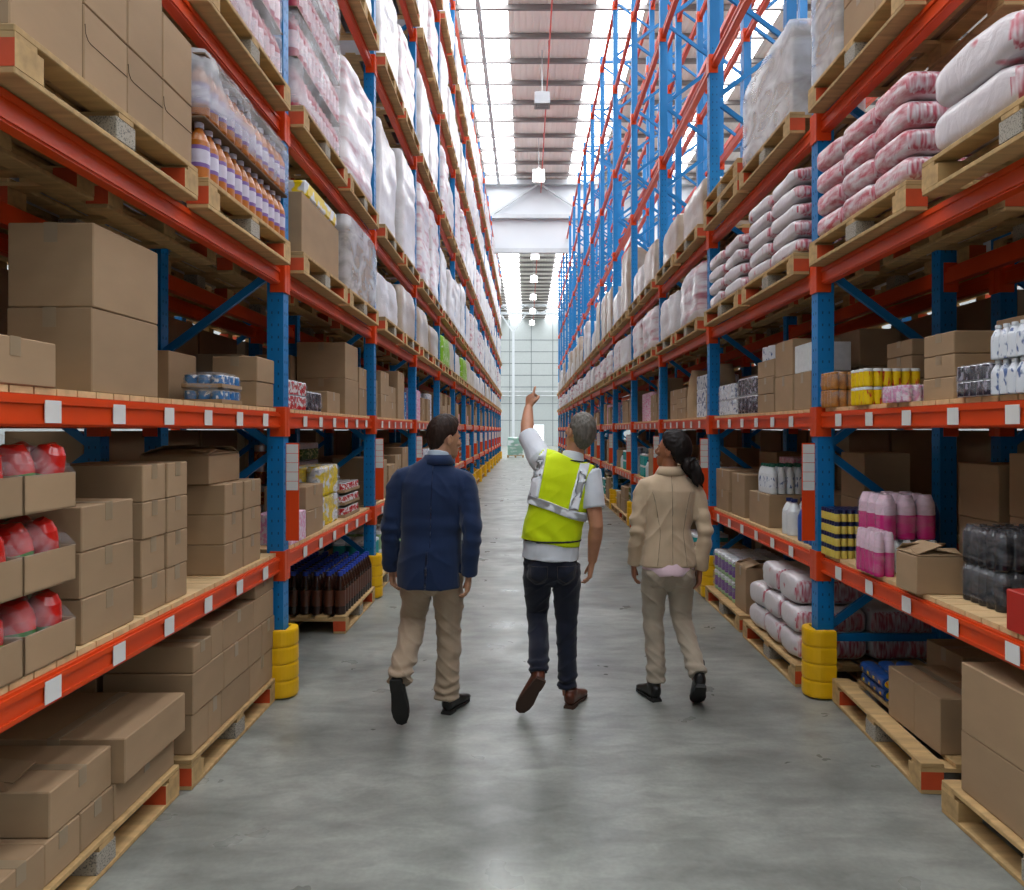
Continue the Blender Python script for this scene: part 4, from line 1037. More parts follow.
for bay in range(2, NB):
    for sd in (-1, 1):
        for lv in (1, 2):
            y = FY(bay) + .12; n = 0
            top = (.70 if lv == 1 else .68)
            while y < FY(bay) + S - .32 and n < (6 if bay < 5 else 5):
                w = min(R.uniform(.34, .52), FY(bay) + S - .08 - y); where = f'{ORD[n]} along, {place(sd, bay, lv)}'; r = R.random()
                if bay == 2 and sd == 1 and lv == 2 and n in (0, 2):
                    o = ob('paper_bag', BAG, None, (A[1] + .2, y + .17, zl[2] + .0015), .1*n); tag(o, f'tall brown paper bag, {where}', 'bag', 'paper bags on the shelves'); y += .36; n += 1; continue
                if r < (.66 if (sd < 0 and lv == 2) else .5):
                    hh = R.uniform(.30, .6); d = R.uniform(.28, .4)
                    if bay < 5:
                        k = R.choice((1, 2, 2, 3)); cstack(sd, y, y + w, zl[lv], [hh/k]*k, R.uniform(.04, .08), d, where, 'carton', 'x' if bay < 4 else None)
                    else: carton(sd, y, y + w, zl[lv], hh, R.uniform(.04, .08), d, f'brown carton, {where}', None)
                else:
                    kd = R.choice(('can_pack', 'blue_can_pack', 'bottle_pack', 'pink_roll_pack', 'white_roll_pack')) if lv == 2 else R.choice(('jar_pack', 'orange_jar_pack', 'can_pack', 'bottle_pack', 'teal_tub_pack', 'white_roll_pack'))
                    w = max(w, max(v.co.y for v in far_pack(kd).vertices)*2 + .03)
                    if y + w > FY(bay) + S - .08: break
                    o = ob(kd, far_pack(kd), None, (sd*(A[sd] + .27), y + w/2, zl[lv] + .0015), R.uniform(-.05, .05)); tag(o, f'{FARK[kd]}, {where}', 'pack', 'packs on the shelves')
                y += w + R.uniform(.02, .08); n += 1
            if bay < 7:        # shaded row at the rear of the shelf
                y = FY(bay) + .2
                for n in range(3):
                    w = R.uniform(.5, .75)
                    carton(sd, y, y + w, zl[lv], R.uniform(.35, .55), .54, .26, f'shaded brown carton, {ORD[n]} in rear row, {place(sd, bay, lv)}', None, name='rear_carton'); y += w + .08
        # floor level
        for j, y in enumerate(slots(bay)):
            pallet(sd, y, 0, .0 if sd < 0 else -.06, f'pallet, {NTH[j]} slot, {place(sd, bay, 0)}', R.random() < .6, bay < 4)
            f0 = .02 if sd < 0 else -.04
            for q in range(2):
                r = R.random(); yy = y - .3 + .6*q; where = f'{ORD[q]} on {NTH[j]} pallet, {place(sd, bay, 0)}'
                if sd < 0 and bay >= 5:
                    b = MB(); hh = .28
                    if ('crate',) not in CM:
                        b.cbox(-.19, .19, -.27, .27, 0, .02, .004)
                        for s_ in (-1, 1):
                            b.box(*sorted((s_*.19, s_*.182)), -.27, .27, .02, hh); b.box(-.182, .182, *sorted((s_*.27, s_*.262)), .02, hh)
                            b.box(*sorted((s_*.2, s_*.19)), -.28, .28, hh - .03, hh); b.box(-.19, .19, *sorted((s_*.28, s_*.27)), hh - .03, hh)
                        for k in range(5): b.box(.19, .196, -.25 + k*.12, -.23 + k*.12, .02, hh)
                        CM[('crate',)] = b.mesh('yellow_crate', K['crate'])
                    o = ob('yellow_crate', CM[('crate',)], None, (XC(sd, .0, .42), yy, .141)); tag(o, f'yellow crate, {where}', 'crate', 'yellow crates at floor level')
                elif r < .45:
                    cstack(sd, yy - .28, yy + .27, .141, [.24, .22] if r < .3 else [.3], f0 + .02, .5, where, 'carton', 'x' if bay < 4 else None)
                else:
                    kd = R.choice(('green_tub_pack', 'teal_tub_pack', 'yellow_tub_pack', 'jar_pack')); o = ob(kd, far_pack(kd), None, (sd*(A[sd] + f0 + .26), yy, .142)); tag(o, f'{FARK[kd]}, {where}', 'pack', 'packs on the floor pallets')
# shaded cartons on the racking behind, first bays; packed tall to block light gaps
for sd in (-1, 1):
    for bay in range(0, 7):
        for lv in (0, 1, 2):
            y = FY(bay) + .08
            for n in range(3):
                w = R.uniform(.80, .86); hh = R.uniform(.73, .755) if lv else R.uniform(.55, .65)
                if bay == 0 and sd < 0 and lv == 1: hh = (.72, .71, .5)[n]
                carton(sd, y, y + w, zl[lv] if lv else .002, hh, DEP + .55, .5, f'shaded carton, {ORD[n]} along the rear racking, {place(sd, bay, lv)}', None, name='rear_carton')
                y += w + .04
for sd, bays in ((-1, range(0, 8)), (1, range(0, 8))):  # rear loads, mostly added to block light coming through the racks
    for bay in bays:
        for lv in (3, 4):
            if lv == 4 and sd > 0 and bay not in (0, 1, 2): continue
            for j, y in enumerate(slots(bay)):
                x = PX[sd] + DEP + .37 + .38 - A[sd] - .5
                pallet(sd, y, LV[lv], x, f'pallet on the rear racking, {NTH[j]} slot, {place(sd, bay, lv)}')
                load(sd, y, LV[lv] + .141, x, R.choice('bw'), R.choice((0, 1)) if lv == 3 or sd > 0 else 2, f'load on the rear racking, {NTH[j]} slot, {place(sd, bay, lv)}')
# green-wrapped pallet load far down the aisle
pallet(-1, 46.5, 0, -1.30, 'pallet standing at the end of the aisle under green wrapped goods', 0)
o = ob('wrapped_load', WL['w', 2].copy(), None, (-.69, 46.5, .141)); o.data.materials[0] = mat2('pale_green_wrap', (150, 190, 172), (226, 232, 230), (2, 2, 5), .55, .06, .3)
tag(o, 'pale green wrapped goods standing at the end of the aisle', 'pallet load')
# ------------------------------------------------------------------ people
def V(*a): return Vector(a)
SKIN = {}
def skin_mat(name, rgb):
    m, t, b = nodes(name); L = t.links
    b.inputs['Roughness'].default_value = .5
    b.inputs['Subsurface Weight'].default_value = .08; b.inputs['Subsurface Radius'].default_value = (.01, .004, .002)
    tc = t.nodes.new('ShaderNodeTexCoord'); nz = t.nodes.new('ShaderNodeTexNoise'); nz.inputs['Scale'].default_value = 18; nz.inputs['Detail'].default_value = 3
    L.new(tc.outputs['Object'], nz.inputs[0])
    mx = t.nodes.new('ShaderNodeMix'); mx.data_type = 'RGBA'; c = lin(rgb)
    mx.inputs[6].default_value = (c[0]*.82, c[1]*.74, c[2]*.7, 1); mx.inputs[7].default_value = (min(1, c[0]*1.1), c[1]*1.08, c[2]*1.05, 1)
    L.new(nz.outputs[0], mx.inputs[0]); L.new(mx.outputs[2], b.inputs['Base Color']); return m
def cloth(name, rgb, rough=.85, weave=260, var=.08, sheen=.25):
    m, t, b = nodes(name); L = t.links; c = lin(rgb)
    b.inputs['Roughness'].default_value = rough; b.inputs['Sheen Weight'].default_value = sheen; b.inputs['Specular IOR Level'].default_value = .25
    tc = t.nodes.new('ShaderNodeTexCoord'); n1 = t.nodes.new('ShaderNodeTexNoise'); n1.inputs['Scale'].default_value = 7; n1.inputs['Detail'].default_value = 6
    n2 = t.nodes.new('ShaderNodeTexNoise'); n2.inputs['Scale'].default_value = weave; n2.inputs['Detail'].default_value = 1
    L.new(tc.outputs['Object'], n1.inputs[0]); L.new(tc.outputs['Object'], n2.inputs[0])
    rp = t.nodes.new('ShaderNodeMapRange'); rp.inputs[1].default_value = .3; rp.inputs[2].default_value = .7; rp.inputs[3].default_value = 1 - var; rp.inputs[4].default_value = 1 + var
    L.new(n1.outputs[0], rp.inputs[0])
    vm = t.nodes.new('ShaderNodeVectorMath'); vm.operation = 'SCALE'; vm.inputs[0].default_value = c; L.new(rp.outputs[0], vm.inputs['Scale']); L.new(vm.outputs[0], b.inputs['Base Color'])
    bp = t.nodes.new('ShaderNodeBump'); bp.inputs['Strength'].default_value = .25; bp.inputs['Distance'].default_value = .003
    L.new(n2.outputs[0], bp.inputs['Height']); L.new(bp.outputs[0], b.inputs['Normal']); return m
def fuse(b, name, mats, voxel, smooth=2, fold=None, parent=None):
    """weld overlapping shells into one continuous skin, then press cloth folds into it"""
    me = b.mesh(name, mats); o = bpy.data.objects.new('tmp', me); COL.objects.link(o)
    r = o.modifiers.new('r', 'REMESH'); r.mode = 'VOXEL'; r.voxel_size = voxel; r.adaptivity = 0
    s = o.modifiers.new('s', 'SMOOTH'); s.factor = .5; s.iterations = smooth
    dg = bpy.context.evaluated_depsgraph_get(); dg.update()
    out = bpy.data.meshes.new_from_object(o.evaluated_get(dg)); out.name = name
    bpy.data.objects.remove(o); bpy.data.meshes.remove(me)
    if fold:
        nm = [Vector(v.normal) for v in out.vertices]
        for v, n in zip(out.vertices, nm): v.co += n*fold(v.co)
    out.polygons.foreach_set('use_smooth', [True]*len(out.polygons)); out.update()
    if not out.materials:
        for x in (mats if isinstance(mats, (list, tuple)) else [mats]): out.materials.append(x)
    return ob(name, out, parent)
def bvh_of(o): return BVHTree.FromPolygons([v.co for v in o.data.vertices], [p.vertices for p in o.data.polygons])
def ribbon(bv, paths, off, thick, name, m, parent, sm=0):
    """cloth strip laid on a surface: paths = rows of (origin, direction) rays"""
    b = MB(); rows = []
    for row in paths:
        pts = []
        for o_, d in row:
            h = bv.ray_cast(V(*o_), V(*d).normalized())
            pts.append([h[0].copy(), h[1].copy()] if h[0] is not None else None)
        rows.append(pts)
    for _ in range(sm):                                   # the tape bridges small folds
        new = [[None if q is None else [q[0].copy(), q[1].copy()] for q in r] for r in rows]
        for a, r in enumerate(rows):
            for c, q in enumerate(r):
                if q is None: continue
                nb = [rows[a + x][c + y] for x, y in ((-1, 0), (1, 0), (0, -1), (0, 1)) if 0 <= a + x < len(rows) and 0 <= c + y < len(r) and rows[a + x][c + y] is not None]
                nb = [t for t in nb if (t[0] - q[0]).length < .05]
                if len(nb) < 2: continue
                av = sum((t[0] for t in nb), Vector())/len(nb); nn = sum((t[1] for t in nb), Vector()).normalized()
                new[a][c][0] = q[0] + q[1]*((av - q[0]).dot(q[1]))*.6; new[a][c][1] = (q[1] + nn).normalized()
        rows = new
    rows = [[None if q is None else (q[0] + q[1]*off, q[0] + q[1]*(off - thick)) for q in r] for r in rows]
    for r0, r1 in zip(rows, rows[1:]):
        for i in range(len(r0) - 1):
            q = [r0[i], r0[i+1], r1[i+1], r1[i]]
            if any(x is None for x in q) or max((q[k][0] - q[(k+1) % 4][0]).length for k in range(4)) > .09: continue
            b.raw([x[0] for x in q] + [x[1] for x in q], [(0, 1, 2, 3), (7, 6, 5, 4)] + [(k, k + 4, (k+1) % 4 + 4, (k+1) % 4)[::-1] for k in range(4)], 0, True)
    if not b.v: return None
    me = b.mesh(name, m); bm = bmesh.new(); bm.from_mesh(me); bmesh.ops.remove_doubles(bm, verts=bm.verts, dist=1e-5); bmesh.ops.recalc_face_normals(bm, faces=bm.faces); bm.to_mesh(me); bm.free()
    return ob(name, me, parent)
def from_back(pts, w, axis='x'):
    """two-row strip of rays shot forwards at (x, z) points from behind"""
    rows = [[], []]
    for (x, z) in pts:
        for k, s in ((0, -1), (1, 1)):
            rows[k].append(((x + (s*w/2 if axis == 'x' else 0), -1.2, z + (s*w/2 if axis == 'z' else 0)), (0, 1, 0)))
    return rows
def frame(d, n):
    d = d.normalized(); n = (n - d*n.dot(d)).normalized(); return d, n, d.cross(n)
def hand(b, wrist, d, palm, thumb, L=.185, curl=(.5, .5, .55, .6), spread=.05, thumb_in=.5, wr=.026):
    """palm, four fingers of different lengths and a thumb leaving the side of the palm.
    d: towards the fingertips; palm: the way the palm faces; thumb: towards the thumb side"""
    d, pn, _ = frame(d, palm); th = (thumb - d*thumb.dot(d) - pn*thumb.dot(pn)).normalized(); u = L/.185
    P = lambda a, t, n: wrist + d*a*u + th*t*u + pn*n*u
    b.loft([(P(-.03, 0, 0), wr, wr*.8), (P(0, 0, 0), .026*u, .019*u), (P(.03, .002, .002), .033*u, .017*u, 2.6), (P(.065, .002, .003), .040*u, .016*u, 2.8), (P(.092, 0, .003), .040*u, .013*u, 2.8), (P(.098, 0, .003), .034*u, .009*u)], 16, ref=th)
    fl = (.072, .080, .074, .058); base = (.029, .0095, -.0105, -.029)
    for k in range(4):
        p = P(.084 - .004*abs(k - 1), base[k], .002); a = curl[k]; dirv = (d + th*(spread*(1.5 - k)))
        dirv.normalize(); pts = [p]; ang = a*.6
        for s_, q in ((.46, .75), (.30, 1.25), (.24, 1.0)):
            v = dirv*math.cos(ang) + pn*math.sin(ang); pts.append(pts[-1] + v*fl[k]*u*s_); ang += a*q
        rr = (.0094, .0088, .0080, .0066); rr = [r*u*(.86 if k == 3 else 1) for r in rr]
        mid = lambda i, t: pts[i].lerp(pts[i+1], t)
        seq = [(pts[0] - d*.014*u, rr[0]), (pts[0], rr[0]), (mid(0, .5), rr[0]*.95), (pts[1], rr[1]*1.04), (mid(1, .5), rr[1]*.93), (pts[2], rr[2]*1.03), (mid(2, .6), rr[3]*1.05), (pts[3], rr[3]*.7), (pts[3] + (pts[3] - pts[2]).normalized()*.003, rr[3]*.3)]
        b.loft([(c, r, r) for c, r in seq], 10, ref=th)
    t0 = P(.022, .022, .006); t1 = t0 + (d*.7 + th*.75 + pn*.25).normalized()*.036*u
    t2 = t1 + (d*.9 + th*(.35 - .4*thumb_in) + pn*(.2 + .4*thumb_in)).normalized()*.030*u; t3 = t2 + (d*.95 + th*(.1 - .5*thumb_in) + pn*(.15 + .4*thumb_in)).normalized()*.025*u
    b.loft([(t0 - d*.012*u, .012*u, .012*u), (t0, .0135*u, .0125*u), (t1, .0105*u, .0105*u), (t2, .0098*u, .0092*u), (t3, .0072*u, .0068*u), (t3 + (t3 - t2)*.15, .003*u, .003*u)], 10, ref=pn)
def head(b, M4, s=1.):
    """skull, jaw, nose, ears, brow and lips in head space (face towards +y, chin at z=0, crown z=.23)"""
    T = lambda x, y, z: M4 @ V(x*s, y*s, z*s)
    def sk(p):
        z = p.z; q = p.copy()
        if z < 0:
            k = min(1, -z/.11); q.x *= 1 - .30*k*k; q.y = q.y*(1 - .18*k) + .012*k if q.y > 0 else q.y*(1 - .42*k) + .02*k
        if q.y > .06: q.y = .06 + (q.y - .06)*.78
        if q.y < 0: q.y *= 1.04
        return M4.to_3x3() @ (q*s)
    b.ball(T(0, .0, .122), .0755, .097, .113, 28, 20, fn=sk)
    # jaw and chin
    b.loft([(T(0, .03, .085), .058*s, .055*s), (T(0, .045, .05), .052*s, .046*s), (T(0, .052, .02), .042*s, .036*s), (T(0, .056, .003), .026*s, .022*s), (T(0, .056, -.004), .01*s, .008*s)], 18, ref=M4.to_3x3() @ V(1, 0, 0))
    # nose
    b.loft([(T(0, .078, .135), .008*s, .008*s), (T(0, .093, .112), .010*s, .011*s), (T(0, .107, .09), .0135*s, .012*s), (T(0, .100, .080), .0155*s, .010*s), (T(0, .09, .075), .010*s, .006*s)], 12, ref=M4.to_3x3() @ V(1, 0, 0))
    for sx in (-1, 1):
        b.ball(T(sx*.030, .080, .133), .022*s, .010*s, .006*s, 12, 8, M=M4.to_3x3())           # brow
        b.ball(T(sx*.040, .066, .092), .022*s, .018*s, .018*s, 12, 8, M=M4.to_3x3())           # cheek
        # ear: rim, lobe, bowl
        e = T(sx*.0765, -.008, .108); Mx = M4.to_3x3() @ Matrix.Rotation(sx*.35, 3, 'Z') @ Matrix.Rotation(-.15, 3, 'X')
        b.ball(e, .007*s, .018*s, .030*s, 12, 10, M=Mx)
        for k in range(7):
            a0, a1 = -.9 + k*.62, -.9 + (k+1)*.62
            p0 = e + Mx @ V(sx*.006*s, .018*s*math.cos(a0)*-1, .029*s*math.sin(a0)); p1 = e + Mx @ V(sx*.006*s, .018*s*math.cos(a1)*-1, .029*s*math.sin(a1))
            b.tube(p0, p1, .0045*s, 8)
    b.ball(T(0, .090, .056), .021*s, .009*s, .005*s, 12, 8, M=M4.to_3x3()); b.ball(T(0, .088, .047), .018*s, .009*s, .006*s, 12, 8, M=M4.to_3x3())
def eyes(M4, s, parent, iris):
    for sx in (-1, 1):
        b = MB(); c = M4 @ V(sx*.030*s, .0705*s, .117*s); b.ball(c, .0115*s, .0115*s, .0115*s, 14, 10)
        c2 = M4 @ V(sx*.030*s, .0783*s, .117*s); b.ball(c2, .0055*s, .0045*s, .0055*s, 10, 8, 1)
        b.build('eye', [mat('eye_white', (225, 222, 216), .2, .02), iris], parent)
def hair_cap(M4, s, fn, name, m, parent, vox=.005, fold=None, extra=None):
    """fn(direction) -> hair thickness over the skull, <0 for bare skin"""
    b = MB(); nu, nv = 40, 26; grid = {}; vs = []
    R3 = M4.to_3x3(); c = M4 @ V(0, 0, .122*s)
    for j in range(nv + 1):
        ph = -PI/2 + PI*j/nv
        for i in range(nu):
            t = 2*PI*i/nu; d = V(math.cos(ph)*math.cos(t), math.cos(ph)*math.sin(t), math.sin(ph))
            th = fn(d); q = V(.0755*d.x, (.097 if d.y < 0 else .092)*d.y*1.03, .113*d.z)
            if d.z < 0: k = min(1, -d.z); q.x *= 1 - .22*k*k; q.y *= 1 - .2*k
            vs.append((c + R3 @ (q*s + d*th)))
    b.raw(vs, [(j*nu + i, j*nu + (i+1) % nu, (j+1)*nu + (i+1) % nu, (j+1)*nu + i) for j in range(nv) for i in range(nu)], 0, True)
    if extra: extra(b)
    return fuse(b, name, m, vox, 1, fold, parent)
def hairline(tab, full):
    """tab: lowest hair elevation at azimuths from the nape (0) to the forehead (pi); full(d): thickness"""
    def fn(d):
        az = math.atan2(abs(d.x), -d.y); zm = tab[-1][1]
        for (a0, z0), (a1, z1) in zip(tab, tab[1:]):
            if az <= a1: zm = z0 + (z1 - z0)*(az - a0)/(a1 - a0); break
        t = max(0, min(1, (d.z - zm)/.14)); t = t*t*(3 - 2*t)
        return -.010 + (full(d) + .010)*t
    return fn
def HM(pos, yaw, pitch=0, roll=0):
    """head matrix: yaw > 0 turns to the person's left, pitch > 0 looks up"""
    return Matrix.Translation(pos) @ Matrix.Rotation(yaw, 4, 'Z') @ Matrix.Rotation(roll, 4, 'Y') @ Matrix.Rotation(pitch, 4, 'X')
def limb(b, pts, n=18, ref=(1, 0, 0)): b.loft([(V(*p[:3]), p[3], p[4] if len(p) > 4 else p[3], *( [p[5]] if len(p) > 5 else [])) for p in pts], n, ref=ref)
def shoe(parent, heel, yaw, pitch, L=.285, boot=False, mats=None, roll=0, tall=.12):
    """pitch > 0 raises the heel; the toe stays down"""
    M4 = Matrix.Translation(V(*heel)) @ Matrix.Rotation(yaw, 4, 'Z') @ Matrix.Rotation(roll, 4, 'Y') @ Matrix.Rotation(-pitch, 4, 'X')
    T = lambda x, y, z: M4 @ V(x, y, z)
    up = M4.to_3x3() @ V(0, 0, 1); rt = M4.to_3x3() @ V(1, 0, 0); k = L/.285
    b = MB()
    b.loft([(T(0, -.004, .040), .018, .030), (T(0, .012, .046), .034, .040, 2.4), (T(0, .06, .052), .037, .046, 2.4), (T(0, .11*k, .045), .040, .038, 2.4), (T(.003, .17*k, .034), .046, .027, 2.5), (T(.003, .22*k, .028), .046, .021, 2.5), (T(.001, .26*k, .023), .036, .016, 2.4), (T(0, .28*k, .019), .018, .009)], 18, ref=rt)
    top = tall if boot else .10
    b.loft([(T(0, .05, .04), .036, .048), (T(0, .046, .08), .037, .046), (T(0, .044, top), (.039 if not boot else .043 if top < .2 else .050), .045 if top < .2 else .052)], 16, ref=rt)
    o = fuse(b, 'boot' if boot else 'shoe', mats[0], .006, 2, None, parent)
    s = MB(); out = [(-.001, 0), (.022, -.002), (.034, .03), (.035, .08*k), (.040, .13*k), (.048, .19*k), (.044, .235*k), (.028, .272*k), (.0, .284*k)]
    ol = out + [(-x, y) for x, y in out[-2:0:-1]]; n = len(ol)
    for z0, z1, sc in ((.0, .012, 1),):
        s.raw([T(x*.98, y, z0) for x, y in ol] + [T(x*1.02, y, z1) for x, y in ol], [tuple(range(n))[::-1], tuple(range(n, 2*n))] + [(i, (i+1) % n, n + (i+1) % n, n + i) for i in range(n)])
    hl = [(x, y) for x, y in ol if y < .085*k]; hl = [(-.03, 0), (.03, 0), (.034, .03), (.034, .075), (-.034, .075), (-.034, .03)]; n = len(hl)
    s.raw([T(x, y, -.011) for x, y in hl] + [T(x, y, .002) for x, y in hl], [tuple(range(n))[::-1], tuple(range(n, 2*n))] + [(i, (i+1) % n, n + (i+1) % n, n + i) for i in range(n)])
    s.build('sole', mats[1], o); return o
def crease(p, f, so=0.): return (1 - abs(noise.noise(V(p.x*f[0] + so, p.y*f[1] + so*.7, p.z*f[2] - so))))**7
def nz(p, f, so=0.): return noise.noise(V(p.x*f[0] + so, p.y*f[1] + so*.7, p.z*f[2] - so))

PM = dict(
    navy=cloth('navy_wool', (27, 46, 82)), chino=cloth('tan_chino', (176, 154, 130)), denim=cloth('dark_denim', (26, 30, 46), .85, 300, .2),
    beige=cloth('beige_wool', (200, 175, 146)), stone=cloth('stone_cotton', (178, 163, 144)), hivis=cloth('hi_vis_yellow', (224, 246, 10), .7, 200, .05, .1),
    tee=cloth('white_cotton', (226, 230, 238)), shirtblue=cloth('pale_blue_cotton', (198, 214, 230)), shirtpink=cloth('pink_cotton', (240, 208, 218)),
    reflect=mat('silver_reflective', (222, 225, 230), .5, .03, (20, 20, 20)), piping=mat('dark_piping', (40, 42, 40), .7, .05),
    black=mat('black_leather', (22, 20, 20), .35, .1), blacksole=mat('black_rubber', (36, 35, 34), .7, .1), brown=mat('brown_leather', (92, 46, 28), .35, .12), brownsole=mat('brown_rubber', (70, 46, 34), .7, .1),
    hairbrown=mat('dark_brown_hair', (46, 30, 22), .6, .4, (60, 60, 14), bump=.6, spec=.25), hairgrey=mat('grey_hair', (104, 98, 90), .55, .35, (70, 70, 22), bump=.7), hairblack=mat('black_hair', (26, 18, 16), .6, .4, (60, 60, 12), bump=.5, spec=.25),
    iris=mat('iris', (60, 40, 26), .2, .1), band=mat('hair_tie', (20, 18, 20), .6),
)
SK1, SK2, SK3 = skin_mat('skin_light', (206, 156, 126)), skin_mat('skin_tanned', (200, 144, 112)), skin_mat('skin_brown', (160, 104, 76))

# ---- man in the navy blazer: walking, left foot pushing off, head turned to the right
pA = empty('person', (-.547, 4.45, 0))
b = MB(); hmA = HM(V(.062, .045, 1.472), -.95, -.02)
head(b, hmA, 1.0)
b.loft([(V(.03, -.01, 1.38), .075, .06), (V(.035, .005, 1.45), .058, .058), (V(.05, .022, 1.50), .056, .06), (V(.058, .03, 1.56), .05, .055)], 18)
b.loft([(V(-.005, 0, .82), .12, .09), (V(0, 0, .95), .15, .10), (V(.0, .0, 1.1), .14, .095), (V(.01, 0, 1.28), .16, .10), (V(.02, -.005, 1.38), .14, .08), (V(.025, -.005, 1.43), .07, .055)], 20)
limb(b, [(-.15, 0, 1.36, .05), (-.207, 0, 1.25, .042), (-.236, -.02, 1.07, .036), (-.244, .02, .93, .032), (-.246, .06, .84, .026)], 14)
limb(b, [(.17, -.02, 1.34, .05), (.214, -.05, 1.22, .042), (.236, -.09, 1.07, .036), (.227, -.08, .92, .032), (.217, -.05, .82, .026)], 14)
hand(b, V(-.246, .06, .835), V(.06, .12, -1), V(1, 0, .1), V(.1, 1, .1), .185, (.55, .62, .7, .75))
hand(b, V(.217, -.05, .815), V(-.06, .12, -1), V(-1, .1, 0), V(-.1, 1, .1), .185, (.5, .6, .65, .7))
limb(b, [(-.08, 0, .88, .062), (-.10, .05, .70, .068), (-.115, .09, .53, .052), (-.13, -.06, .41, .045), (-.15, -.19, .31, .034), (-.15, -.215, .25, .03)], 14)
limb(b, [(.085, 0, .88, .062), (.09, .06, .68, .068), (.085, .09, .49, .05), (.08, .07, .3, .045), (.08, .05, .12, .034), (.08, .05, .06, .03)], 14)
fuse(b, 'body', SK1, .0045, 2, None, pA); eyes(hmA, 1.0, pA, PM['iris'])
hairA = hairline([(0, -.82), (.5, -.80), (.95, -.52), (1.25, -.15), (1.5, .12), (1.75, .0), (1.95, .15), (2.3, .48), (2.7, .60), (3.15, .60)],
                 lambda d: .009 + .016*max(0, d.z) + .012*max(0, d.z)*max(0, d.y + .4) + .004*noise.noise(d*8))
hair_cap(hmA, 1.0, hairA, 'hair', PM['hairbrown'], pA, .0042, lambda p: .002*nz(p, (60, 60, 14)) + .002*nz(p, (24, 24, 10), 3))
# shirt collar, blazer
b = MB(); b.loft([(V(.03, .0, 1.42), .078, .066), (V(.034, .004, 1.475), .066, .064), (V(.037, .012, 1.514), .063, .066)], 24); fuse(b, 'shirt_collar', PM['shirtblue'], .005, 2, None, pA)
b = MB()
b.loft([(V(-.012, -.005, .742), .182, .125, 2.3), (V(-.010, -.005, .80), .182, .128, 2.3), (V(-.006, -.005, .92), .180, .13, 2.3), (V(0, 0, 1.04), .172, .125, 2.3), (V(.006, 0, 1.16), .182, .128, 2.4), (V(.012, 0, 1.27), .188, .13, 2.5),
        (V(.014, -.004, 1.34), .188, .12, 2.5), (V(.018, -.006, 1.385), .170, .102, 2.4), (V(.022, -.006, 1.42), .135, .088, 2.2), (V(.03, -.004, 1.46), .088, .074), (V(.034, 0, 1.487), .072, .07)], 36)
limb(b, [(-.10, 0, 1.375, .066), (-.160, 0, 1.358, .072), (-.196, 0, 1.30, .067), (-.217, -.01, 1.20, .061), (-.236, -.02, 1.07, .055), (-.244, .01, .95, .050), (-.246, .055, .835, .044)], 22)
limb(b, [(.12, -.01, 1.362, .066), (.178, -.02, 1.338, .072), (.206, -.04, 1.27, .066), (.222, -.06, 1.18, .061), (.236, -.09, 1.07, .055), (.228, -.085, .94, .050), (.218, -.055, .82, .044)], 22)
def foldA(p):
    f = .008*nz(p, (7, 7, 3)) + .004*nz(p, (15, 15, 6), 3) + .006*crease(V(p.x, p.y, p.z + abs(p.x)*.8), (3.5, 3.5, 6), 1)
    ax = abs(p.x)
    if ax > .19: f += .005*math.sin(p.z*70 + p.x*20 + 3*nz(p, (9, 9, 9)))*math.exp(-((p.z - 1.07)/.10)**2) + .004*nz(p, (10, 10, 26), 4)
    elif p.y < 0:
        f += .008*math.sin((p.z*1.0 + ax*1.2)*38)*math.exp(-((p.z - 1.33)/.06)**2)*max(0, ax - .06)*5
        f += .009*nz(p, (5, 5, 16), 8)*math.exp(-((p.z - 1.05)/.16)**2)
    return f*max(0, min(1, (1.44 - p.z)/.07))
blz = fuse(b, 'blazer', PM['navy'], .007, 3, foldA, pA); bv = bvh_of(blz)
navy_dark = cloth('navy_seam', (20, 34, 66))
ribbon(bv, from_back([(.018 - .03*(1.46 - z), z) for z in [1.44 - .02*i for i in range(24)]], .004), .0012, .003, 'back_seam', navy_dark, blz)
ribbon(bv, from_back([(-.012 - .012*(i/9), .96 - .024*i) for i in range(10)], .012), .003, .004, 'back_vent', navy_dark, blz)
# collar roll
b = MB()
for i in range(22):
    a0, a1 = PI*(1.02 + i/22*.96), PI*(1.02 + (i+1)/22*.96)
    f = lambda a, z, r: V(.034 + (.081 + r)*math.cos(a), .003 + (.080 + r)*math.sin(a), z)
    b.raw([f(a0, 1.498, -.006), f(a1, 1.498, -.006), f(a1, 1.448, .020), f(a0, 1.448, .020), f(a0, 1.498, -.014), f(a1, 1.498, -.014), f(a1, 1.44, .0), f(a0, 1.44, .0)],
          [(0, 3, 2, 1), (4, 5, 6, 7), (0, 1, 5, 4), (2, 3, 7, 6)] + ([(3, 0, 4, 7)] if i == 0 else []) + ([(1, 2, 6, 5)] if i == 21 else []), 0, True)
b.build('collar', PM['navy'], blz)
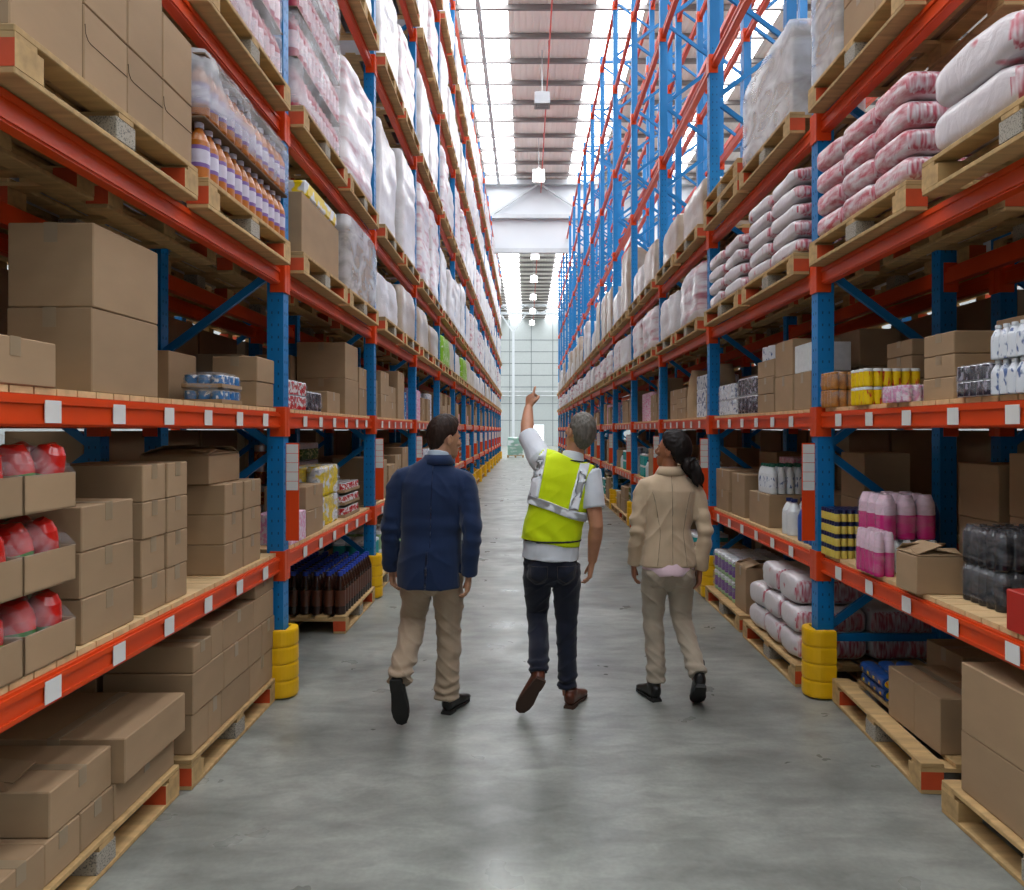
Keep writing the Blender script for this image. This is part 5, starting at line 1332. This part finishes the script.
# chinos
b = MB()
b.loft([(V(-.005, .01, .69), .02, .03), (V(-.005, .008, .73), .07, .07), (V(-.005, .004, .79), .15, .10), (V(-.005, 0, .86), .165, .113), (V(-.005, 0, .92), .158, .108), (V(-.003, 0, .98), .15, .10)], 26)
for sx in (-1, 1): b.ball(V(sx*.078 - .005, -.034, .83), .074, .074, .085)
limb(b, [(-.085, 0, .86, .095), (-.092, .02, .76, .092), (-.105, .06, .63, .083), (-.118, .085, .53, .073), (-.125, .0, .46, .069), (-.138, -.11, .365, .066), (-.148, -.19, .30, .066), (-.153, -.225, .262, .069)], 22)
limb(b, [(.08, 0, .86, .095), (.085, .03, .75, .092), (.09, .065, .62, .083), (.088, .085, .49, .072), (.085, .075, .34, .069), (.082, .055, .18, .069), (.08, .045, .085, .074)], 22)
def foldT(p):
    f = .007*nz(p, (9, 9, 5)) + .006*nz(p, (6, 6, 18), 7) + .007*crease(V(p.x, p.y, p.z + p.x*.9), (3, 3, 11), 2)
    f += .012*nz(p, (9, 9, 20), 2)*math.exp(-((p.z - (.55 if p.x < 0 else .5))/.07)**2)
    lo = .30 if p.x < 0 else .13
    f += .009*math.sin(p.z*105 + 4*nz(p, (12, 12, 8)))*math.exp(-((p.z - lo)/.06)**2)
    f += .009*nz(p, (10, 10, 26), 5)*math.exp(-((p.z - .74)/.1)**2)
    return f
tr = fuse(b, 'trousers', PM['chino'], .0065, 2, foldT, pA); bt = bvh_of(tr)
shoe(pA, (.078, .0, .0115), -.35, .03, .295, False, (PM['black'], PM['blacksole']))
shoe(pA, (-.165, -.27, .292), .0, 1.28, .295, False, (PM['black'], PM['blacksole']), -.08)
tag(pA, 'man in navy blazer and tan chinos walking away, head turned towards the raised arm', 'person')

# ---- man in the hi-vis vest: left arm raised and pointing
pB = empty('person', (.149, 4.6, 0))
b = MB(); hmB = HM(V(.138, .035, 1.512), .50, .40, .10)
head(b, hmB, 1.0)
b.loft([(V(.115, -.02, 1.40), .075, .06), (V(.128, -.005, 1.46), .058, .058), (V(.142, .01, 1.53), .056, .06), (V(.148, .02, 1.59), .05, .055)], 18)
b.loft([(V(-.005, 0, .84), .12, .09), (V(0, 0, .95), .145, .10), (V(.025, 0, 1.1), .14, .095), (V(.055, 0, 1.28), .155, .10), (V(.085, 0, 1.39), .14, .085), (V(.11, -.01, 1.44), .07, .055)], 20)
SH, EL, WR = V(-.068, .09, 1.465), V(-.150, .27, 1.625), V(-.140, .47, 1.785)
limb(b, [(*SH, .056), (*(SH.lerp(EL, .4)), .050), (*EL, .041), (*(EL.lerp(WR, .3)), .043), (*(EL.lerp(WR, .7)), .035), (*WR, .028)], 16)
RS, RE, RW = V(.225, -.04, 1.365), V(.255, -.09, 1.075), V(.238, -.01, .86)
limb(b, [(*RS, .056), (*(RS.lerp(RE, .4)), .050), (*RE, .041), (*(RE.lerp(RW, .3)), .043), (*(RE.lerp(RW, .7)), .034), (*RW, .027)], 16)
hand(b, WR, V(.12, .42, .86), V(.75, .55, -.3), V(.45, -.75, .3), .19, (.06, 1.35, 1.45, 1.5), .03, .9, .028)
hand(b, RW, V(-.10, .16, -1), V(-1, .15, 0), V(-.1, 1, .15), .19, (.5, .55, .6, .7), .06)
limb(b, [(-.08, 0, .88, .062), (-.09, .06, .70, .07), (-.085, .11, .52, .052), (-.08, -.04, .41, .046), (-.08, -.18, .29, .034), (-.082, -.2, .24, .03)], 14)
limb(b, [(.085, 0, .88, .062), (.092, .03, .68, .07), (.09, .05, .49, .05), (.09, .03, .3, .045), (.092, .0, .12, .034), (.092, .0, .06, .03)], 14)
fuse(b, 'body', SK2, .0045, 2, None, pB); eyes(hmB, 1.0, pB, PM['iris'])
hairB = hairline([(0, -.80), (.5, -.78), (.95, -.5), (1.25, -.12), (1.5, .14), (1.75, .02), (1.95, .2), (2.3, .5), (2.7, .64), (3.15, .66)],
                 lambda d: .007 + .008*max(0, d.z) + .004*noise.noise(d*11))
hair_cap(hmB, 1.0, hairB, 'hair', PM['hairgrey'], pB, .0042, lambda p: .002*nz(p, (80, 80, 20)))
# white T-shirt
b = MB()
b.loft([(V(-.008, 0, .875), .170, .128, 2.2), (V(-.005, 0, .95), .168, .124, 2.2), (V(.025, 0, 1.1), .160, .115), (V(.055, 0, 1.28), .175, .118, 2.3), (V(.08, .0, 1.37), .165, .105), (V(.10, -.005, 1.42), .12, .085), (V(.115, -.008, 1.455), .075, .068), (V(.122, -.006, 1.478), .066, .064)], 30)
limb(b, [(.0, .03, 1.38, .07), (*SH, .078), (*(SH.lerp(EL, .5)), .068), (*(SH.lerp(EL, .88)), .064)], 20)
limb(b, [(.16, -.01, 1.36, .07), (*RS, .078), (*(RS.lerp(RE, .35)), .070), (*(RS.lerp(RE, .62)), .066)], 20)
def foldS(p): return .006*nz(p, (9, 9, 6)) + .007*nz(p, (12, 12, 22), 3)*math.exp(-((p.z - .93)/.1)**2) + .003*nz(p, (18, 18, 10), 9)
tee = fuse(b, 't_shirt', PM['tee'], .0065, 2, foldS, pB)
b = MB(); b.loft([(V(.118, -.008, 1.455), .075, .07), (V(.124, -.004, 1.485), .066, .066), (V(.128, 0, 1.505), .063, .064)], 24); fuse(b, 'shirt_collar', PM['tee'], .005, 2, None, pB)
# vest
b = MB()
VR = [(V(-.010, 0, .972), .176, .128, 2.3), (V(-.006, 0, 1.0), .176, .13, 2.3), (V(.015, 0, 1.1), .172, .128, 2.3), (V(.04, 0, 1.2), .180, .13, 2.4), (V(.060, 0, 1.28), .188, .13, 2.5), (V(.074, -.004, 1.35), .188, .118, 2.6), (V(.080, -.006, 1.40), .170, .104, 2.5), (V(.090, -.006, 1.44), .135, .09, 2.3), (V(.104, -.004, 1.47), .092, .08, 2.1)]
b.loft(VR, 36)
b.loft([(V(.08, .02, 1.36), .12, .115), (V(.03, .03, 1.42), .09, .095), (V(-.02, .05, 1.462), .066, .085), (V(-.055, .065, 1.475), .058, .080)], 24, ref=(0, 0, 1))
b.loft([(V(.12, -.01, 1.37), .085, .09), (V(.185, -.025, 1.37), .085, .088), (V(.222, -.035, 1.355), .080, .086)], 24, ref=(0, 0, 1))
def foldV(p): return .005*crease(V(p.x, p.y, p.z - p.x*.7), (3, 3, 8), 9) + .007*nz(p, (6, 6, 4), 5) + .005*nz(p, (8, 8, 14), 7) + .006*math.sin((p.z*.8 + p.x)*46 + 3*nz(p, (5, 5, 5)))*math.exp(-((p.z - 1.02)/.06)**2)
vest = fuse(b, 'hi_vis_vest', PM['hivis'], .0065, 2, None, pB); bv = bvh_of(vest)      # the tape is sewn to the smooth shape, then the cloth folds
for v, n in zip(vest.data.vertices, [Vector(v.normal) for v in vest.data.vertices]): v.co += n*(.6*foldV(v.co) - .002)
vest.data.update()
def ring(z0, z1, slope, cx, n=72, a0=0, a1=2*PI, rows=4):
    out = []
    for r in range(rows + 1):
        row = []
        for i in range(n + 1):
            a = a0 + (a1 - a0)*i/n; z = z0 + (z1 - z0)*r/rows + slope*math.cos(a)*.18
            row.append(((cx + .6*math.cos(a), .6*math.sin(a), z), (-math.cos(a), -math.sin(a), 0)))
        out.append(row)
    return out
ribbon(bv, ring(1.155, 1.205, -.30, .03, 140, rows=8), .0100, .010, 'reflective_band', PM['reflect'], vest, 16)
def strip(pts, w):
    rows = [[] for _ in range(7)]
    for x, z in pts:
        for k in range(7): rows[k].append(((x + (k/6 - .5)*w, -1.2, z), (0, 1, 0)))
    return rows
ribbon(bv, strip([(.118 + .072*(i/25)**1.2, 1.175 + .0106*i) for i in range(26)], .056), .0112, .010, 'reflective_stripe', PM['reflect'], vest, 16)
ribbon(bv, strip([(-.108 + .052*(i/25), 1.245 + .0106*i) for i in range(27)], .050), .0112, .010, 'reflective_stripe', PM['reflect'], vest, 16)
ribbon(bv, ring(.984, .994, 0, -.008, 140, rows=1), .004, .005, 'hem_piping', PM['piping'], vest)
def edge(pts, name='armhole_piping'):
    b = MB()
    hits = []
    for (x, z) in pts:
        h = bv.ray_cast(V(x, -1.2, z), V(0, 1, 0))
        if h[0] is not None: hits.append(h[0] + h[1]*.002)
    for p, q in zip(hits, hits[1:]):
        if (p - q).length < .08: b.tube(p, q, .0042, 6)
    if b.v: b.build(name, PM['piping'], vest)
edge([(.196 + .012*math.sin(i/3), 1.215 + .012*i) for i in range(6)] + [(.206 + .046*(i/12)**1.5, 1.29 + .0115*i) for i in range(13)])
edge([(-.128 + .001*i, 1.20 + .014*i) for i in range(10)] + [(-.118 + .0055*i, 1.345 + .014*i) for i in range(13)])
b = MB()
for i in range(16):
    a0, a1 = PI*(1.0 + i/16), PI*(1.0 + (i+1)/16); f = lambda a: V(.112 + .088*math.cos(a), -.004 + .082*math.sin(a), 1.462 - .012*abs(math.cos(a)))
    b.tube(f(a0), f(a1), .004, 6)
b.build('neck_piping', PM['piping'], vest)
# jeans
b = MB()
b.loft([(V(0, .01, .71), .02, .03), (V(0, .008, .745), .065, .065), (V(-.002, .004, .79), .142, .10), (V(-.005, 0, .86), .156, .113), (V(-.006, 0, .90), .155, .11), (V(-.006, 0, .93), .150, .105)], 26)
for sx in (-1, 1): b.ball(V(sx*.076 - .003, -.042, .815), .072, .074, .085)
limb(b, [(-.08, 0, .84, .09), (-.085, .03, .74, .086), (-.088, .08, .62, .075), (-.086, .105, .52, .064), (-.083, .02, .45, .061), (-.081, -.10, .355, .056), (-.08, -.175, .29, .053), (-.081, -.195, .262, .055)], 22)
limb(b, [(.08, 0, .84, .09), (.086, .02, .74, .086), (.09, .045, .62, .075), (.09, .05, .49, .064), (.09, .035, .34, .058), (.092, .01, .18, .055), (.092, .0, .10, .057)], 22)
def foldJ(p):
    f = .005*nz(p, (10, 10, 7)) + .005*nz(p, (7, 7, 20), 7) + .006*crease(V(p.x, p.y, p.z - p.x*.8), (3, 3, 12), 4) + .010*nz(p, (9, 9, 22), 2)*math.exp(-((p.z - (.53 if p.x < 0 else .48))/.06)**2)
    lo = .31 if p.x < 0 else .14
    return f + .006*math.sin(p.z*120 + 4*nz(p, (12, 12, 8)))*math.exp(-((p.z - lo)/.06)**2) + .004*nz(p, (14, 14, 34), 5)*math.exp(-((p.z - .78)/.08)**2)
jn = fuse(b, 'jeans', PM['denim'], .0065, 2, foldJ, pB); bj = bvh_of(jn)
stitch = cloth('jeans_stitch', (70, 62, 60))
for sx in (-1, 1):
    px = sx*.078; pts = [(px - .05, .845), (px - .048, .775), (px, .745), (px + .048, .775), (px + .05, .845), (px - .05, .845)]
    full = [(p[0] + (q[0] - p[0])*t/5, p[1] + (q[1] - p[1])*t/5) for p, q in zip(pts, pts[1:]) for t in range(5)] + [pts[-1]]
    bb = MB(); hh = [bj.ray_cast(V(x, -1.2, z), V(0, 1, 0)) for x, z in full]; hh = [h[0] + h[1]*.0006 for h in hh if h[0] is not None]
    for p, q in zip(hh, hh[1:]):
        if (p - q).length < .04: bb.tube(p, q, .0016, 5)
    bb.build('pocket', stitch, jn)
shoe(pB, (.094, -.06, .0115), -.38, .03, .285, False, (PM['brown'], PM['brownsole']))
shoe(pB, (-.07, -.265, .245), .18, 1.10, .285, False, (PM['brown'], PM['brownsole']), .42)
tag(pB, 'grey-haired man in yellow hi-vis vest and dark jeans pointing up with one arm', 'person')

# ---- woman in the beige blazer
pC = empty('person', (.857, 4.7, 0))
b = MB(); hmC = HM(V(.010, .025, 1.405), 1.0, .20, 0)
head(b, hmC, .95)
b.loft([(V(.01, -.01, 1.32), .065, .052), (V(.012, .0, 1.39), .049, .05), (V(.012, .012, 1.46), .047, .052), (V(.012, .018, 1.52), .044, .05)], 18)
b.loft([(V(0, 0, .80), .12, .09), (V(0, 0, .92), .145, .10), (V(.0, 0, 1.06), .115, .085), (V(.005, 0, 1.22), .135, .09), (V(.008, -.005, 1.32), .12, .07), (V(.01, -.005, 1.37), .06, .05)], 20)
limb(b, [(-.125, 0, 1.295, .042), (-.166, -.01, 1.18, .034), (-.188, -.03, 1.04, .029), (-.197, .01, .91, .027), (-.204, .04, .82, .022)], 14)
limb(b, [(.14, 0, 1.285, .042), (.184, -.02, 1.17, .034), (.208, -.06, 1.04, .029), (.200, -.05, .90, .027), (.19, -.02, .80, .022)], 14)
hand(b, V(-.204, .04, .822), V(.02, .12, -1), V(1, .0, .1), V(.1, 1, .1), .170, (.45, .5, .55, .6), .05, .5, .022)
hand(b, V(.19, -.02, .80), V(-.02, .12, -1), V(-1, .0, .1), V(-.1, 1, .1), .170, (.5, .55, .6, .65), .05, .5, .022)
limb(b, [(-.075, 0, .84, .06), (-.08, .04, .66, .064), (-.078, .06, .47, .048), (-.075, .04, .28, .042), (-.072, .01, .12, .032), (-.072, .01, .07, .03)], 14)
limb(b, [(.075, 0, .84, .06), (.085, .04, .66, .064), (.098, .06, .47, .048), (.125, -.04, .33, .042), (.145, -.12, .2, .032), (.148, -.13, .16, .03)], 14)
fuse(b, 'body', SK3, .0045, 2, None, pC); eyes(hmC, .95, pC, PM['iris'])
hairC = hairline([(0, -.72), (.6, -.68), (1.0, -.45), (1.35, -.2), (1.7, -.02), (2.0, .22), (2.4, .5), (2.8, .6), (3.15, .6)],
                 lambda d: .013 + .010*max(0, d.z) + .014*max(0, -d.y) + .006*noise.noise(V(d.x*5, d.y*5, d.z*12)))
bun = hmC @ V(0, -.115, .075)
def pony(b):
    for k in range(9):                                  # loose curls gathered at the nape
        ox, oy = R.uniform(-.016, .016), R.uniform(-.014, .014); le = R.uniform(.7, 1.1); ph = R.uniform(0, 6)
        pts = []
        for i in range(9):
            t = i/8; pts.append(bun + V(ox*(1 + 1.6*math.sin(PI*t)) + .062*t*le + .010*math.sin(ph + 7*t), oy*(1 + 1.5*math.sin(PI*t)) - .012*t + .008*math.cos(ph + 6*t), .012 - .165*t*le))
        b.loft([(q, r, r*.9) for q, r in zip(pts, (.014, .019, .021, .021, .020, .017, .014, .010, .004))], 10)
hr = hair_cap(hmC, .95, hairC, 'hair', PM['hairblack'], pC, .005, lambda p: .003*nz(p, (44, 44, 9)) + .003*nz(p, (20, 20, 16), 4), pony)
b = MB()
for i in range(14):
    a0, a1 = 2*PI*i/14, 2*PI*(i+1)/14; d, n, t = frame(V(.6, -.35, -.7), V(0, 0, 1)); c = bun + V(.014, -.008, -.006)
    b.tube(c + (n*math.cos(a0) + t*math.sin(a0))*.031, c + (n*math.cos(a1) + t*math.sin(a1))*.031, .006, 6)
b.build('hair_tie', PM['band'], pC)
# pink shirt tail below the blazer
b = MB(); b.loft([(V(0, 0, .90), .15, .115), (V(0, -.004, .83), .154, .126), (V(0, -.006, .80), .155, .132), (V(0, -.008, .775), .142, .132), (V(0, -.010, .752), .108, .128), (V(0, -.014, .735), .065, .118), (V(0, -.02, .73), .03, .09)], 32)
fuse(b, 'shirt', PM['shirtpink'], .006, 2, lambda p: .004*nz(p, (16, 16, 8)), pC)
b = MB()
b.loft([(V(0, -.003, .822), .172, .128, 2.2), (V(0, -.003, .87), .168, .127, 2.2), (V(0, 0, .95), .156, .12, 2.2), (V(.0, 0, 1.04), .140, .11, 2.2), (V(.003, 0, 1.12), .148, .11, 2.2), (V(.006, 0, 1.22), .158, .115, 2.4), (V(.008, -.004, 1.28), .158, .108, 2.4),
        (V(.008, -.006, 1.32), .140, .09, 2.3), (V(.01, -.006, 1.355), .108, .078, 2.1), (V(.01, -.004, 1.39), .073, .066), (V(.011, 0, 1.41), .062, .06)], 36)
limb(b, [(-.08, 0, 1.312, .056), (-.132, 0, 1.292, .060), (-.157, -.005, 1.24, .055), (-.174, -.015, 1.15, .049), (-.188, -.03, 1.04, .045), (-.198, .0, .93, .042), (-.204, .035, .82, .039)], 22)
limb(b, [(.10, 0, 1.305, .056), (.150, 0, 1.282, .060), (.176, -.01, 1.23, .055), (.194, -.03, 1.14, .049), (.210, -.06, 1.04, .045), (.202, -.052, .92, .042), (.192, -.025, .80, .039)], 22)
def foldC(p):
    f = .006*nz(p, (8, 8, 4), 2) + .004*nz(p, (17, 17, 8), 6) + .006*crease(V(p.x, p.y, p.z + abs(p.x)*.8), (4, 4, 7), 3); ax = abs(p.x - .005)
    if ax > .165 or (ax > .15 and p.z < 1.12): f += .006*math.sin(p.z*75 + p.x*25 + 3*nz(p, (9, 9, 9)))*math.exp(-((p.z - 1.05)/.10)**2) + .005*nz(p, (10, 10, 26), 4)
    elif p.y < 0:
        f += .005*math.sin((p.z + ax*1.6)*44 + nz(p, (6, 6, 6))*2)*math.exp(-((p.z - 1.08)/.08)**2)*min(1, ax*8)
    return f*max(0, min(1, (1.37 - p.z)/.06))
bl = fuse(b, 'blazer', PM['beige'], .0065, 3, foldC, pC); bv = bvh_of(bl); bseam = cloth('beige_seam', (150, 130, 106))
ribbon(bv, from_back([(.006, 1.385 - .02*i) for i in range(28)], .0035), .0012, .003, 'back_seam', bseam, bl)
for sx in (-1, 1):
    ribbon(bv, from_back([(.005 + sx*(.115 - .045*min(1, i/12)**.7 + (.02*max(0, (i - 14)/10))), 1.27 - .019*i) for i in range(24)], .003), .0012, .003, 'princess_seam', bseam, bl)
b = MB()
for i in range(20):
    a0, a1 = PI*(1.0 + i/20), PI*(1.0 + (i+1)/20); f = lambda a, z, r: V(.011 + (.071 + r)*math.cos(a), -.001 + (.070 + r)*math.sin(a), z)
    b.raw([f(a0, 1.420, -.006), f(a1, 1.420, -.006), f(a1, 1.372, .022), f(a0, 1.372, .022), f(a0, 1.420, -.013), f(a1, 1.420, -.013), f(a1, 1.362, 0), f(a0, 1.362, 0)],
          [(0, 3, 2, 1), (4, 5, 6, 7), (0, 1, 5, 4), (2, 3, 7, 6)] + ([(3, 0, 4, 7)] if i == 0 else []) + ([(1, 2, 6, 5)] if i == 19 else []), 0, True)
b.build('collar', PM['beige'], bl)
b = MB()
b.loft([(V(0, .01, .66), .02, .03), (V(0, .008, .70), .07, .065), (V(0, .004, .75), .145, .10), (V(0, 0, .81), .153, .110), (V(0, 0, .86), .148, .105), (V(0, 0, .92), .135, .095)], 26)
for sx in (-1, 1): b.ball(V(sx*.074, -.036, .775), .07, .074, .085)
limb(b, [(-.072, 0, .80, .086), (-.078, .03, .70, .082), (-.08, .055, .58, .071), (-.078, .06, .46, .061), (-.075, .04, .33, .058), (-.072, .015, .20, .056), (-.071, .008, .11, .058)], 22)
limb(b, [(.075, 0, .80, .086), (.082, .03, .70, .082), (.09, .055, .58, .071), (.098, .062, .47, .061), (.112, .01, .385, .057), (.132, -.075, .285, .053), (.142, -.118, .245, .052), (.150, -.155, .200, .053)], 22)
def foldW(p):
    f = .005*nz(p, (9, 9, 6)) + .006*nz(p, (7, 7, 20), 7) + .007*crease(V(p.x, p.y, p.z + p.x*.8), (3, 3, 12), 6) + .010*nz(p, (9, 9, 22), 2)*math.exp(-((p.z - .5)/.07)**2) + .005*nz(p, (13, 13, 30), 5)*math.exp(-((p.z - .72)/.08)**2)
    lo = .25 if p.x > 0 and p.y < 0 else .15
    return f + .005*math.sin(p.z*110 + 4*nz(p, (12, 12, 8)))*math.exp(-((p.z - lo)/.06)**2)
fuse(b, 'trousers', PM['stone'], .0065, 2, foldW, pC)
shoe(pC, (-.072, -.045, .0115), .30, .03, .25, True, (PM['black'], PM['blacksole']))
shoe(pC, (.150, -.228, .16), -.08, .72, .25, True, (PM['black'], PM['blacksole']), 0, .17)
tag(pC, 'woman with black ponytail in beige blazer and stone trousers walking away', 'person')
# ------------------------------------------------------------------ world and view
w = bpy.data.worlds.new('world'); SC.world = w; w.use_nodes = True
w.node_tree.nodes['Background'].inputs[0].default_value = (.9, .95, 1, 1); w.node_tree.nodes['Background'].inputs[1].default_value = 1.0
SC.view_settings.view_transform = 'Standard'; SC.view_settings.look = 'None'
SC.view_settings.gamma = 1; SC.view_settings.use_curve_mapping = False; SC.view_settings.exposure = EXPO
SC.cycles.use_denoising = True; SC.cycles.max_bounces = 8; SC.cycles.diffuse_bounces = 2; SC.cycles.transparent_max_bounces = 16
SC.cycles.sample_clamp_indirect = 6
